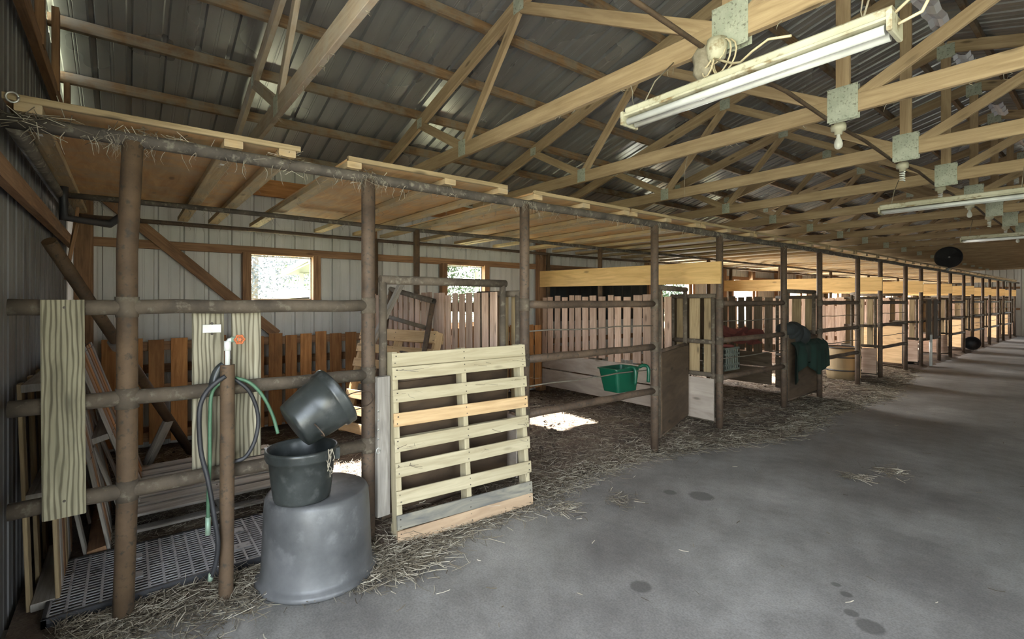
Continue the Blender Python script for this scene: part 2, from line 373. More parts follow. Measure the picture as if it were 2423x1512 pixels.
# girts along the back wall, broken at the posts
tn = 2
for z, hh in ((2.15,.09),(1.515,.09),(.85,.09),(.2,.09)):
    m = MB(); y = YE+.12
    for d in (DIV[:1] if z == 1.515 else DIV+[YF]):
        m.beam((XW+.05, y, z), (XW+.05, d-.0, z), .045, hh); y = d
    struct(m.build('trim_%d' % tn, 'girt', fix=(XW, 0, z))); tn += 1
m = MB(); m.beam((XW+.06, YE+.1, 2.90), (XW+.06, YF, 2.90), .04, .2); struct(m.build('trim_%d' % tn, 'orange', fix=(XW,0,2.9))); tn += 1
for z in (2.10, 3.05):
    m = MB(); m.beam((XW+.1, YE+.05, z), (-1.6, YE+.05, z), .045, .09); struct(m.build('trim_%d' % tn, 'girt', fix=(XW,YE,z))); tn += 1
for z in (2.15, 1.2):
    m = MB(); m.beam((XW+.1, YF-.05, z), (-3.0, YF-.05, z), .045, .09); struct(m.build('trim_%d' % tn, 'girt', fix=(XW,YF,z))); tn += 1
# gable framing boards near end
for x in (-5.6, -4.75, -3.95, -3.2):
    m = MB(); m.beam((x, YE+.06, 3.05), (x, YE+.06, RZ(x)), .09, .04, (0,1,0)); struct(m.build('trim_%d' % tn, 'girt', fix=(x,YE,3.05))); tn += 1
# timber wall posts
py = [-.33]+[d+.02 for d in DIV]
p0 = None
for i, y in enumerate(py+[4.05+3.04*k for k in range(2,9)]):
    lab = 'dark brown timber corner post where the near end wall meets the window wall' if i == 0 else 'brown timber wall post against the white window wall behind the %s stall divider' % ORD[i-1] if i <= len(DIV) else 'short brown timber stud of the white window wall seen above a far divider plank'
    if p0 is None:
        p0 = thing('timber_post', lab, 'post', (XW+.12, y, 0), 'timber posts along the window wall')
        m = MB(); m.beam((XW+.12, y, 0), (XW+.12, y, 3.05), .14, .12, (1,0,0)); m.build('post_shaft', 'girt', p0)
    else: dup(p0, (XW+.12, y, 0), lab)
t = thing('timber_brace', 'brown diagonal timber brace nailed across the white wall left of the big window', 'brace', (XW+.11, .4, 2.0))
m = MB(); m.beam((XW+.10,-.25,2.66), (XW+.10,1.40,1.16), .04, .11, (0,.6,.8)); m.build('brace_board', 'girt', t)

# ---------------------------------------------------------------- purlins
for side, xs in ((-1, [-6.25,-5.59,-4.93,-4.25,-3.59,-2.93,-2.27,-1.62]), (1, [-1.04,-.4,.26,.92,1.58,2.24,2.9,3.5])):
    for i, x in enumerate(xs):
        lab = ('brown roof purlin on the window side, %s up from the eave' if side < 0 else 'brown roof purlin beyond the ridge, %s from the ridge down') % ORD[i]
        t = thing('roof_purlin', lab, 'purlin', (x, YE, RZ(x)), 'roof purlins')
        m = MB(); y = YE
        while y < YF: m.beam((x, y, RZ(x)+.045), (x, min(y+3.32, YF), RZ(x)+.045), .045, .09, (0,0,1)); y += 3.32
        m.build('purlin_lumber', 'purlin', t)

# ---------------------------------------------------------------- trusses
def mk_truss(Y, mat, lab):
    t = thing('roof_truss', lab, 'truss', (XR, Y, 3.02), 'roof trusses')
    w = .04; zc = 3.02
    m = MB(); m.beam((-6.3,Y,zc), (XR,Y,zc), w, .13); m.beam((XR,Y,zc), (3.65,Y,zc), w, .13); m.build('bottom_chord', mat, t)
    for s in (-1, 1):
        m = MB(); x1 = XR+s*5.35; m.beam((XR, Y, RZ(XR)-.065), (x1, Y, RZ(x1)-.065), w, .13); m.build('top_chord', mat, t)
        def PT(o): x = XR+s*o; return (x, Y, RZ(x)-.1)
        def PB(o): return (XR+s*o, Y, zc+.03)
        for a, b in ((PB(2.67), PT(3.54)), (PB(2.67), PT(1.8)), (PT(1.8), PB(.08))):
            m = MB(); m.beam(a, b, .036, .088, (0,1,0) if False else (0,0,1)); m.build('web', mat, t)
    m = MB(); m.beam((XR,Y,zc+.06), (XR,Y,RZ(XR)-.05), .09, .036, (0,1,0)); m.build('king_post', mat, t)
    for (x, z, sx, sz) in ((XR,zc+.02,.20,.25),(XR-2.67,zc+.02,.12,.15),(XR+2.67,zc+.02,.12,.15),(XR-1.8,RZ(XR-1.8)-.08,.13,.13),(XR+1.8,RZ(XR+1.8)-.08,.13,.13),(XR-3.54,RZ(XR-3.54)-.08,.1,.1),(XR,RZ(XR)-.12,.16,.16)):
        m = MB()
        for yy in (Y-.022, Y+.022): m.box((x,yy,z), (sx,.003,sz), .0005)
        # rows of punched teeth slots
        if sx > .15 and z < 3.5:
            for a in range(9):
                for b in range(14):
                    m.box((x-sx/2+.016+a*sx/9.4, Y-.0245, z-sz/2+.012+b*sz/14.6), (.006,.002,.009), .0003)
        m.build('nail_plate', 'plate', t)
    return t
TY = [.90+1.66*k for k in range(19)]
TY = [y for y in TY if y < YF-.2]
t0 = mk_truss(TY[0], 'truss_dusty', 'dusty grey wooden roof truss nearest the camera, cut off by the top edge')
t1 = mk_truss(TY[1], 'truss', 'pale wooden roof truss above the pallet, the nearest fluorescent fitting hanging from it')
for i, y in enumerate(TY[2:]):
    dup(t1, (XR, y, 3.02), 'bare wooden roof truss with metal nail plates, %s from the near end' % ORD[i+2])

# ---------------------------------------------------------------- conduit and lamps
t = thing('electrical_conduit', 'thin rusty conduit running along the underside of the trusses with bulbs on it', 'conduit', (-1.45, 0, 3.0))
m = MB(); pts = [(-1.45+.012*math.sin(k*1.7), .2+k*.83, 2.985-.03*(k % 2)) for k in range(34)]; m.tube(pts, .014, 8); m.build('conduit_pipe', 'rust', t)
bp = None
def bulb(Y, kind, lab):
    t = thing('light_bulb', lab, 'light bulb', (-1.42, Y, 2.96), 'bulbs along the conduit')
    m = MB(); T = Matrix.Translation((-1.42, Y, 0))
    m.lathe([(0,2.955),(.05,2.955),(.055,2.93),(.05,2.90),(.028,2.895),(.026,2.87),(0,2.87)], T, 16); m.build('lamp_holder', 'cream', t)
    m = MB()
    if kind == 0: m.lathe([(.012,2.872),(.014,2.85),(.026,2.82),(.031,2.795),(.026,2.77),(.012,2.757),(0,2.755)], T, 18); m.build('glass_bulb', 'bulbglass', t)
    else:
        m.tube([(-1.42+.019*math.cos(k*.6), Y+.019*math.sin(k*.6), 2.865-k*.0022) for k in range(44)], .0065, 6); m.build('spiral_tube', 'pvc', t)
    return t
b0 = bulb(4.40, 0, 'clear pear-shaped light bulb below the second truss nail plate')
b1 = bulb(6.15, 1, 'white spiral energy-saving bulb below the third truss nail plate')
for i, y in enumerate((7.75, 9.5, 11.1, 12.8, 14.4, 16.1, 17.8, 19.4)):
    dup(b0 if i % 3 == 1 else b1, (-1.42, y, 2.96), 'small white bulb on the ceiling conduit, %s from the camera' % ORD[i+2])
# tangled junction box on truss 1
t = thing('junction_box', 'dusty junction box wrapped in tangled cable under the nearest truss plate', 'junction box', (-1.4, 2.5, 2.9))
m = MB(); m.lathe([(0,2.97),(.05,2.97),(.055,2.93),(.045,2.87),(.02,2.85),(0,2.85)], Matrix.Translation((-1.38,2.5,0)), 18); m.build('box_body', 'cream', t)
m = MB(); random.seed(3)
for k in range(5):
    p = Vector((-1.38+random.uniform(-.07,.05), 2.47+random.uniform(-.03,.04), 2.96)); pts = []
    A, B = random.uniform(.03,.07), random.uniform(.06,.13)
    for j in range(13):
        th = j/12*math.pi*random.choice((1.6,1.9)) if False else j/12*math.pi*1.8
        pts.append(p+Vector((A*math.sin(th), .02*math.cos(th*1.3), -B*(1-math.cos(th))*.9)))
    m.tube(pts, .0045, 6)
m.build('cable_loops', 'wire', t)
m = MB(); m.lathe([(0,-.09),(.03,-.085),(.055,-.05),(.05,.0),(.06,.05),(.03,.09),(0,.09)], Matrix.Translation((-1.47,2.51,2.88)), 9, squash=.7); m.build('web_lump', 'web', t)
m = MB(); m.tube([(-1.38,2.47,2.86),(-1.3,2.42,2.80),(-1.22,2.36,2.74),(-1.15,2.3,2.70),(-1.08,2.27,2.715),(-1.0,2.25,2.73),(-.9,2.24,2.70)], .006, 6); m.build('fixture_cable', 'wire', t)
def fluo(Y, lab, first=None):
    t = thing('fluorescent_light', lab, 'light fixture', (-1.15, Y, 2.57), 'fluorescent fittings under the trusses')
    x0, x1 = -1.76, -.54
    m = MB(); m.beam((x0,Y,2.625), (x1,Y,2.625), .075, .05, bev=.008); m.beam((x0,Y,2.597), (x1,Y,2.597), .125, .012, bev=.003); m.build('housing', 'cream', t)
    for s in (-1, 1):
        m = MB(); m.tube([(x0+.02,Y+s*.034,2.565),(x1-.02,Y+s*.034,2.565)], .019, 14); m.build('fluorescent_tube', 'tube', t)
    for x in (x0, x1):
        m = MB(); m.box((x,Y,2.582), (.018,.135,.075), .004); m.build('end_cap', 'cream', t)
        m = MB(); xx = x+.1*(1 if x == x0 else -1); m.tube([(xx,Y,2.65),(xx,Y+.1,2.80),(xx,Y+.28,2.96)], .004, 5); m.build('hanging_chain', 'web', t)
    return t
f0 = fluo(2.24, 'long twin-tube fluorescent light with peeling cream housing, nearest the camera')
m = MB(); m.tube([(-.54,2.24,2.63),(-.47,2.24,2.68),(-.43,2.24,2.66),(-.46,2.24,2.60),(-.53,2.24,2.585)], .006, 6); m.build('cable_loop', 'wire', f0)
dup(f0, (-1.15, 6.76, 2.57), 'cream fluorescent light hanging at the right edge, second from the camera')
dup(f0, (-1.15, 11.1, 2.57), 'small distant fluorescent light at the right edge below the far trusses')
# foil insulation strips at the ridge
for i, (a, b) in enumerate(((5.15,6.1),(6.9,7.3),(9.0,9.6),(11.0,11.7),(13.2,13.8))):
    t = thing('foil_strip', 'crinkled silver foil strip under the ridge, %s from the camera' % ORD[i], 'foil strip', (-1.1,a,4.2), 'silver foil strips under the ridge')
    m = MB(); n = 9
    for k in range(n):
        y0, y1 = a+(b-a)*k/n, a+(b-a)*(k+1)/n
        z0 = 4.16+.02*math.sin(k*2.1); z1 = 4.16+.02*math.sin((k+1)*2.1)
        for q in range(4):
            x0 = -1.17+q*.035; x1 = x0+.035; h0 = .02*math.sin(q*1.7); h1 = .02*math.sin((q+1)*1.7)
            m.quad([(x0,y0,z0+h0),(x1,y0,z0+h1),(x1,y1,z1+h1),(x0,y1,z1+h0)])
            m.quad([(x0,y0,z0+h0+.006),(x1,y0,z0+h1+.006),(x1,y1,z1+h1+.006),(x0,y1,z1+h0+.006)])
    m.build('foil_sheet', 'silver', t)

# ---------------------------------------------------------------- overhead pipes
for nm, x, r, z, mat, lab in (('front', XF, .034, 2.35, 'rust_black', 'long dusty steel pipe along the tops of the front stall posts'),
                         ('mid', XM, .022, 2.35, 'rust_black', 'thin dark steel pipe under the canopy halfway back over the stalls'),
                         ('back', XB, .022, 2.35, 'rust', 'thin rusty steel pipe at the rear of the stall canopy near the window wall')):
    t = thing('overhead_pipe', lab, 'pipe', (x, YE, z)); m = MB()
    pts = [(x, YE+.03+k*(YF-YE-.1)/40, z+.004*math.sin(k*1.3)) for k in range(41)]; m.tube(pts, r, 12); m.build('pipe', mat, t)
t = thing('overhead_pipe', 'dark steel cross pipe running back from the front corner along the near end wall', 'pipe', (XF, YE+.07, 2.35))
m = MB(); m.tube([(XF+.0,YE+.07,2.33),(XB,YE+.07,2.33)], .032, 12); m.build('pipe', 'rust_black', t)
t = thing('drain_elbow', 'black elbow bracket pipe below the canopy by the near end wall', 'bracket', (-4.6,YE+.12,2.2))
m = MB(); m.tube([(-4.75,YE+.1,2.5),(-4.75,YE+.1,2.16),(-4.95,YE+.35,2.16),(-4.95,YE+.5,2.3)], .03, 8); m.build('elbow_pipe', 'black', t)

# ---------------------------------------------------------------- canopy panels
def canopy(y0, y1, joists, lab, wvar=0):
    t = thing('canopy_panel', lab, 'canopy panel', (XF, y0, 2.385), 'plywood canopy panels over the stalls')
    for y in joists:
        m = MB(); m.beam((-2.985,y,2.405), (-6.06,y,2.40), .09, .04); m.build('joist', 'joist', t)
    m = MB(); m.beam((-2.99,(y0+y1)/2,2.435), (-5.43,(y0+y1)/2,2.435), y1-y0, .016, bev=.001); m.build('plywood_sheet', 'ply', t)
    m = MB(); m.beam((-2.992,y0,2.440), (-2.992,y1,2.440), .03, .03); m.build('edge_strip', 'frame_wood', t)
    return t
canopy(-.42, .79, (-.34,.45,.72), 'brown plywood canopy panel over the near corner, first in the row')
canopy(1.07, 2.31, (1.11,1.80,2.27), 'golden plywood canopy panel above the pallet, just past the open gap')
cp0 = canopy(2.59, 3.80, (2.63,3.2,3.76), 'golden plywood canopy panel above the green feeder stall, third in the row')
y = 3.84; i = 3
while y < YF-1.3:
    dup(cp0, (XF, y, 2.385), 'plywood canopy panel with pale joists, %s in the row from the near end' % ORD[i]); y += 1.245; i += 1

# ---------------------------------------------------------------- stall fronts
RAILZ = (1.53, 1.085, .635)
def stallfront(yp, ya, yb, lab, cables=True, mat='rust', base=None):
    t = thing('pipe_panel', lab, 'pipe panel', (XF, base if base is not None else ya, 0), 'steel pipe panels along the stall fronts')
    for y in yp:
        m = MB(); r = .043 if y < 2 else .04; lean = .016 if y < .5 else 0
        m.tube([(XF-lean,y-lean,0),(XF,y,.6),(XF,y,1.2),(XF,y,1.8),(XF,y+lean*1.4,2.34)], r, 16); m.build('post', 'rust_orange' if y < .5 else mat, t)
    for z in RAILZ:
        m = MB(); m.tube([(XF, ya+(yb-ya)*k/8, z+.003*math.sin(k*2.3+z*9)) for k in range(9)], .037 if not cables else .033, 14); m.build('rail', 'rust_dusty' if not cables else mat, t)
    if cables:
        for z in (1.31, .86):
            m = MB(); m.tube([(XF, ya+(yb-ya)*k/6, z+.006*math.sin(k*1.9)) for k in range(7)], .0065, 6); m.build('cable', 'cable', t)
    # dusty weld collars where rails meet posts
    for y in yp:
        for z in RAILZ: m = MB(); m.tube([(XF,y,z-.05),(XF,y,z-.02),(XF,y,z+.02),(XF,y,z+.05)], .047 if y < 2 else .043, 12, wob=.05); m.build('weld_collar', 'rust_dusty', t)
    return t
stallfront((.0, 1.22), -.41, 1.22, 'rusty three-rail pipe panel at the left, boards and buckets against it', cables=False)
sf0 = stallfront((DIV[0], DIV[0]+1.75), DIV[0], DIV[0]+1.75, 'rusty pipe panel with two thin cables, green feeder hung on it')
fl = {1:'dark pipe panel with a grey crate hung inside it', 2:'brown pipe panel just past the draped green blanket'}
for k in range(1, 9):
    dup(sf0, (XF, DIV[k], 0), fl.get(k, 'brown pipe panel with thin cables, %s along the row of stalls' % ORD[k+1]))
t = thing('pipe_panel', 'end post of the stall row beside the far end wall', 'post', (XF, DIV[9], 0), 'steel pipe panels along the stall fronts')
m = MB(); m.tube([(XF,DIV[9],0),(XF,DIV[9],2.34)], .04, 14); m.build('post', 'rust', t)

# ---------------------------------------------------------------- gates
def gate(base, rz, lab, panelmat='ply_dark', first=None, W_=1.12, board=False, name='stall_gate'):
    t = thing(name, lab, 'gate', (0,0,0), 'steel framed stall gates')
    r = .026
    for y in (.05, W_):
        m = MB(); m.tube([(0,y,.12),(0,y,1.69)], r, 12); m.build('gate_stile', 'rust_dusty', t)
    for z in (1.70, 1.02, .14):
        m = MB(); m.tube([(0,.03,z),(0,W_+.03,z)], r if z < 1.6 else .03, 12); m.build('gate_rail', 'rust_dusty' if z > 1.5 else 'rust', t)
    m = MB(); m.box((.03,(W_+.05)/2,.585), (.016,W_-.02,.86)); m.build('panel', panelmat, t)
    if board:
        m = MB(); m.box((.055,.015,.62), (.05,.09,.9)); m.build('edge_board', 'grey', t)
    t.location = base; t.rotation_euler = (0,0,rz); return t
g0 = gate((XF-.02, 1.28, 0), math.radians(5), 'closed stall gate with dark panel behind the leaning pallet', board=True)
ang = lambda dx, dy: math.atan2(-dx, dy)
gate((XF-.02, DIV[0]+1.83, 0), ang(-.34,1.04), 'stall gate with dark brown panel standing ajar next to the green feeder')
gk = gate((XF-.01, DIV[1]+1.83, 0), math.radians(2), 'closed dark gate with the green blanket thrown over it')
gl = None
for k in range(2, 9):
    lab = 'stall gate with worn plywood panel, %s gate from the near end' % ORD[k+1]
    a = math.radians([0,0,22,75,12,50,80,30,60][k])
    if gl is None: gl = gate((XF-.01, DIV[k]+1.83, 0), a, lab, 'pallet_tan')
    else: dup(gl, (XF-.01, DIV[k]+1.83, 0), lab, a)

# ---------------------------------------------------------------- dividers
def divider(Y, lab, slat='slat', low='ply_grey', plank=True, seed=1, xend=-3.75, ws=(.10,.11,.12,.13,.14)):
    random.seed(seed); t = thing('stall_divider', lab, 'stall divider', (XM, Y, 0), 'wooden dividers between the stalls')
    for x, r in ((XM,.035),(XB,.035)):
        m = MB(); m.tube([(x,Y,0),(x,Y,2.35)], r, 12); m.build('steel_post', 'rust_orange', t)
    m = MB(); x = -6.15
    while x < xend:
        w = random.choice(ws); top = 1.635+random.uniform(-.02,.015)
        m.beam((x+w/2, Y-.055+random.uniform(-.006,.006), .70+random.uniform(-.04,.03)), (x+w/2+random.uniform(-.012,.012), Y-.055, top), w, .018, (0,1,0)); x += w+random.uniform(.03,.05)
    m.build('slat_boards', slat, t)
    for z in (1.50, .78):
        m = MB(); m.beam((-6.18,Y,z), (-3.72,Y,z), .04, .09); m.build('stringer', 'girt', t)
    for z, h in ((.56,.24),(.28,.28)):
        m = MB(); m.beam((-6.15,Y-.05,z), (-3.75,Y-.05,z), .025, h); m.build('kick_board', low, t)
    # framed section by the front post
    for x in (-3.12,-3.68):
        m = MB(); m.tube([(x,Y,.1),(x,Y,1.63)], .026, 10); m.build('frame_stile', 'rust_dusty', t)
    for z in (1.62,1.06,.66,.12):
        m = MB(); m.tube([(-3.08,Y,z),(-3.70,Y,z)], .028, 10); m.build('frame_rail', 'rust_dusty', t)
    m = MB()
    for q, (x, w) in enumerate(((-3.22,.10),(-3.40,.14),(-3.60,.1))): m.beam((x,Y+.05,.66), (x+.005,Y+.05,1.62), w, .02, (0,1,0))
    m.build('frame_boards', 'frame_wood', t)
    m = MB(); m.box((-3.39,Y-.04,.37), (.60,.018,.50)); m.build('plywood_panel', low, t)
    if plank:
        m = MB(); m.beam((-2.99,Y-.06,1.895), (-6.2,Y-.06,1.93), .028, .265); m.build('top_plank', 'plank', t)
    return t
divider(DIV[0], 'pale slatted stall divider behind the closed gate, first from the near end', plank=False, seed=2, xend=-3.35, ws=(.085,.09,.1))
dE = divider(DIV[1], 'long pinkish slatted divider behind the green feeder with a golden plank above', seed=4)
divider(DIV[2], 'wooden divider behind the grey crate, shadow put into its wood colour', slat='dark', low='dark', plank=False, seed=5)
dX = divider(DIV[3], 'light slatted divider with long orange plank, fourth from the near end', seed=6, low='slat')
for k in range(4, 10):
    dup(dX, (XM, DIV[k], 0), 'light slatted divider with orange plank, %s from the near end' % ORD[k])

# back pallet fence in the first stall and second
def fence(y0, y1, lab, seed):
    random.seed(seed); t = thing('pallet_fence', lab, 'pallet fence', (-6.15, y0, 0), 'pallet fences along the window wall'); m = MB(); y = y0
    while y < y1-.08:
        w = random.choice((.13,.14,.145)); m.beam((-6.13,y+w/2,.12), (-6.13,y+w/2+random.uniform(-.006,.006),1.17+random.uniform(-.015,.02)), w, .018, (1,0,0)); y += w+random.uniform(.03,.055)
    m.build('slat_boards', 'orange', t)
    for z in (1.10,.66,.18):
        m = MB(); m.beam((-6.17,y0,z), (-6.17,y1,z), .09, .04, (1,0,0)); m.build('stringer', 'girt', t)
fence(-.2, 2.42, 'orange-brown pallet fence below the big window', 11)
fence(2.65, 5.45, 'orange-brown pallet fence at the back of the green feeder stall', 12)

# ---------------------------------------------------------------- pallets
def pallet(name, lab, L=1.22, Wd=1.02, n=9, mats=('pallet',), base=(0,0,0), under=True, special=None, seed=1, gaps=None, smat=None, ind=True):
    """local: boards run along x (Wd), stacked along z (L), stringers along z, faces -y side = deck"""
    random.seed(seed); t = thing(name, lab, 'pallet', (0,0,0)); h = .09
    for x in (.02, Wd/2, Wd-.02):
        m = MB(); m.beam((x,0,0), (x,0,L), .038, h, (0,1,0)); m.build('stringer', smat or mats[0], t)
    zs = gaps or [(.05+k*(L-.1)/(n-1), .09) for k in range(n)]
    for k, (z, w) in enumerate(zs):
        mm = (special or {}).get(k, mats[k % len(mats)])
        m = MB(); dz = random.uniform(-.004,.004); m.beam((-.005,h/2+.009,z+dz), (Wd+.005,h/2+.009,z-dz), .017, w, (0,0,1)); 
        o = m.build('deck_board', mm, t)
        m = MB()
        for x in (.02, Wd/2, Wd-.02):
            for q in (-.25,.25): m.tube([(x+random.uniform(-.01,.01),h/2+.0175,z+q*w),(x,h/2+.0192,z+q*w)], .004, 6)
        m.build('nail_heads', 'rust_black', o)
    if under:
        for z in (.06, L/2, L-.06):
            m = MB(); m.beam((0,-h/2-.009,z), (Wd,-h/2-.009,z), .017, .09, (0,0,1)); m.build('bottom_board', mats[0], t)
    return t
def place(t, o, xdir, zdir):
    x = Vector(xdir).normalized(); z = Vector(zdir); z = (z-x*z.dot(x)).normalized(); y = z.cross(x)
    t.matrix_world = Matrix(((x.x,y.x,z.x,o[0]),(x.y,y.y,z.y,o[1]),(x.z,y.z,z.z,o[2]),(0,0,0,1)))
# hero pallet leaning on the gate: deck must face +X ; x axis -> -Y ... start at far end
g9 = [(.055,.105),(.165,.095),(.305,.095),(.43,.095),(.565,.095),(.70,.095),(.835,.095),(.965,.095),(1.07,.09),(1.165,.095)]
tp = pallet('pallet', 'pale wooden pallet standing upright against the gate in front', gaps=[(.046,.088),(.136,.088),(.287,.088),(.465,.09),(.625,.088),(.78,.086),(.933,.082),(1.082,.083),(1.17,.088)], special={0:'pallet_pink',1:'pallet_blue',5:'pallet_tan'}, seed=5, Wd=1.07)
place(tp, (-2.868, 2.42, .005), (-.05,-1,0), (-.09,0,1))
# pallet leaning in first stall behind
tp = pallet('pallet', 'tan pallet leaning inside the near stall, right of the orange fence', L=1.12, Wd=1.16, n=7, mats=('pallet_tan',), seed=6, gaps=[(.06,.1),(.23,.09),(.40,.09),(.57,.09),(.74,.09),(.9,.09),(1.06,.12)])
place(tp, (-4.12, 2.12, .17), (-1,-.28,0), (.05,.32,1))
tp = pallet('pallet', 'grey weathered pallet lying flat on the straw behind the pipe post', L=1.15, Wd=1.1, n=7, mats=('grey',), seed=7, gaps=[(.07,.14),(.24,.13),(.41,.13),(.58,.13),(.75,.13),(.92,.13),(1.09,.13)])
place(tp, (-3.98, 1.08, .12), (0.02,-1,0), (-1,0,.0))
tp = pallet('pallet', 'old grey pallet tilted against the near end wall behind the left board', L=1.1, Wd=1.15, n=8, mats=('grey','girt','grey'), seed=8, smat='girt')
place(tp, (-3.85, -.14, .03), (.0,-.17,1), (-1,.0,0))
# rotate boards vertical look: second leaning pallet with vertical boards
tp = pallet('pallet', 'brown pallet leaning at a slant in the near corner behind the post', L=1.0, Wd=1.15, n=7, mats=('grey','girt','orange'), seed=9, smat='grey')
place(tp, (-4.2, .03, .10), (.0,-.31,1), (-1,.03,0))
tp = pallet('pallet', 'greenish old pallet standing on edge at the far left behind the rail ends', L=.75, Wd=1.13, n=6, mats=('frame_wood','grey','girt'), seed=10, smat='grey')
place(tp, (-3.36, -.33, .02), (0,-.03,1), (-1,.0,0))

# ---------------------------------------------------------------- boards fixed on the near panel
t = thing('wooden_board', 'greenish treated board screwed upright across the rails at the left edge', 'board', (-2.985,-.225,.6))
m = MB(); m.beam((-2.985,-.222,.585), (-2.985,-.228,1.565), .147, .034, (1,0,0), bev=.006); m.build('plank', 'green_board', t)
m = MB(); 
for z in (.66,1.53): m.tube([(-2.967,-.222,z),(-2.9655,-.222,z)], .006, 8)
m.build('screw_heads', 'rust_black', t)
for y, lab, zz in ((.345,'pale knotty board behind the rails with a metal latch plate','1'), (.53,'pale board behind the rails right of the white tap','0')):
    t = thing('wooden_board', lab, 'board', (-3.10,y,.7)); m = MB(); m.beam((-3.10,y,.68-.04*int(zz)), (-3.10,y,1.50), .147, .034, (1,0,0), bev=.006); m.build('plank', 'tan_board', t)
    if zz == '1':
        m = MB(); m.box((-3.078,.36,1.41), (.006,.085,.045), .001); o = m.build('latch_plate', 'steel', t); o['label'] = 'bent galvanised latch plate'
        m = MB(); 
        for q in (-.02,.02): m.tube([(-3.076,.36,1.41+q*1.4),(-3.07,.36,1.41+q*1.4)], .007, 10)
        m.build('bolt', 'rust_black', o)
# free standing water pipe with tap and hoses
t = thing('water_standpipe', 'short rusty pipe post with a white tap pipe rising from it, before the rails', 'standpipe', (-2.93,.412,0))
m = MB(); m.tube([(-2.93,.405,0),(-2.93,.41,.4),(-2.93,.412,.8),(-2.93,.413,1.225)], .0345, 20, caps=False); m.tube([(-2.93,.413,1.225),(-2.93,.413,1.2)], .030, 16); m.build('sleeve_pipe', 'rust_orange', t)
m = MB(); m.tube([(-2.93,.413,1.15),(-2.93,.413,1.34),(-2.93,.42,1.352),(-2.93,.436,1.357)], .0125, 14); m.tube([(-2.93,.413,1.30),(-2.93,.413,1.35)], .017, 14); m.build('riser', 'pvc', t)
m = MB(); m.tube([(-2.93,.43,1.357),(-2.925,.462,1.357)], .015, 12); m.tube([(-2.93,.445,1.357),(-2.90,.462,1.357)], .011, 10); v_ = m.build('valve', 'brass', t)
m = MB(); c0 = Vector((-2.898,.464,1.357)); pts = []
for k in range(25):
    th = 2*math.pi*k/24; rr = .021+.003*math.cos(6*th); pts.append(c0+Vector((0, rr*math.cos(th), rr*math.sin(th))))
m.tube(pts, .005, 8, caps=False); m.tube([c0-Vector((.004,0,0)), c0+Vector((.006,0,0))], .008, 8)
for k in range(3):
    th = math.pi*k/3; d = Vector((0,math.cos(th),math.sin(th)))*.021; m.tube([c0-d, c0+d], .0035, 6)
m.build('wheel_handle', 'red', v_)
def smooth(pts, n=5):
    pts = [Vector(p) for p in pts]; out = []
    for i in range(len(pts)-1):
        a, b, c, d = pts[max(i-1,0)], pts[i], pts[i+1], pts[min(i+2,len(pts)-1)]
        for k in range(n):
            u = k/n; out.append(.5*((2*b)+(c-a)*u+(2*a-5*b+4*c-d)*u*u+(3*b-a-3*c+d)*u**3))
    return out+[pts[-1]]
t = thing('garden_hose', 'black rubber hose looped around the rusty standpipe', 'hose', (-2.93,.41,1.1))
m = MB(); m.tube(smooth([(-2.90,.40,1.17),(-2.90,.355,1.14),(-2.91,.31,1.085),(-2.90,.285,1.0),(-2.89,.290,.81),(-2.88,.32,.655),(-2.87,.345,.476),(-2.87,.362,.33),(-2.88,.352,.22),(-2.89,.335,.16)]), .0115, 10)
m.tube(smooth([(-2.97,.44,1.15),(-2.96,.512,1.082),(-2.96,.553,.985),(-2.96,.564,.891),(-2.96,.545,.79),(-2.96,.502,.717),(-2.97,.45,.70)]), .0105, 10); m.build('hose_tube', 'black', t)
m = MB(); m.tube([(-2.89,.335,.175),(-2.892,.33,.14)], .012, 8); m.build('hose_fitting', 'brass', t)
t = thing('garden_hose', 'green garden hose hanging left of the standpipe and over to the bucket', 'hose', (-2.95,.34,1.1))
m = MB(); m.tube(smooth([(-2.93,.40,1.15),(-2.94,.346,1.09),(-2.935,.335,.96),(-2.93,.333,.72),(-2.93,.327,.56),(-2.93,.326,.44)]), .009, 8)
m.tube(smooth([(-2.975,.454,1.148),(-2.95,.519,1.119),(-2.94,.581,1.043),(-2.93,.63,.93),(-2.90,.65,.83)]), .009, 8); m.build('hose_tube', 'hose_green', t)
m = MB(); m.tube([(-2.93,.326,.45),(-2.93,.325,.36)], .013, 8); m.build('nozzle', 'brass', t)
t = thing('rubber_sleeve', 'dark rubber sleeve hanging over the back of the standpipe top', 'sleeve', (-2.95,.38,1.2))
m = MB(); m.tube(smooth([(-2.955,.40,1.225),(-2.955,.375,1.20),(-2.955,.36,1.16),(-2.95,.355,1.12)]), .02, 10, r1=.026); m.build('sleeve_tube', 'bucket', t)

# ---------------------------------------------------------------- tub and buckets
TX, TYY = -2.90, .865
t = thing('stock_tub', 'large grey-black rubber tub turned upside down, carrying a bucket', 'tub', (TX,TYY,0))
m = MB(); T = Matrix.Translation((TX,TYY,0))
m.lathe([(.285,.02),(.30,.0),(.322,.004),(.33,.018),(.322,.034),(.306,.040),(.297,.06),(.292,.2),(.285,.36),(.279,.455),(.271,.474),(.258,.480),(.12,.476),(0,.474)], T, 64); m.build('tub_body', 'rubber', t)
BX, BY, BZ = -2.815, .755, .479
prof_b = [(0,0),(.12,0),(.140,.006),(.146,.02),(.160,.13),(.169,.222),(.180,.226),(.184,.238),(.184,.258),(.188,.268),(.187,.280),(.180,.285),(.173,.280),(.167,.262),(.160,.2),(.150,.12),(.138,.025),(.11,.012),(0,.012)]
t = thing('rubber_bucket', 'black rubber bucket standing upright on the upturned tub', 'bucket', (BX,BY,BZ))
m = MB(); m.lathe(prof_b, Matrix.Translation((BX,BY,BZ)), 48); m.build('bucket_body', 'bucket', t)
m = MB()
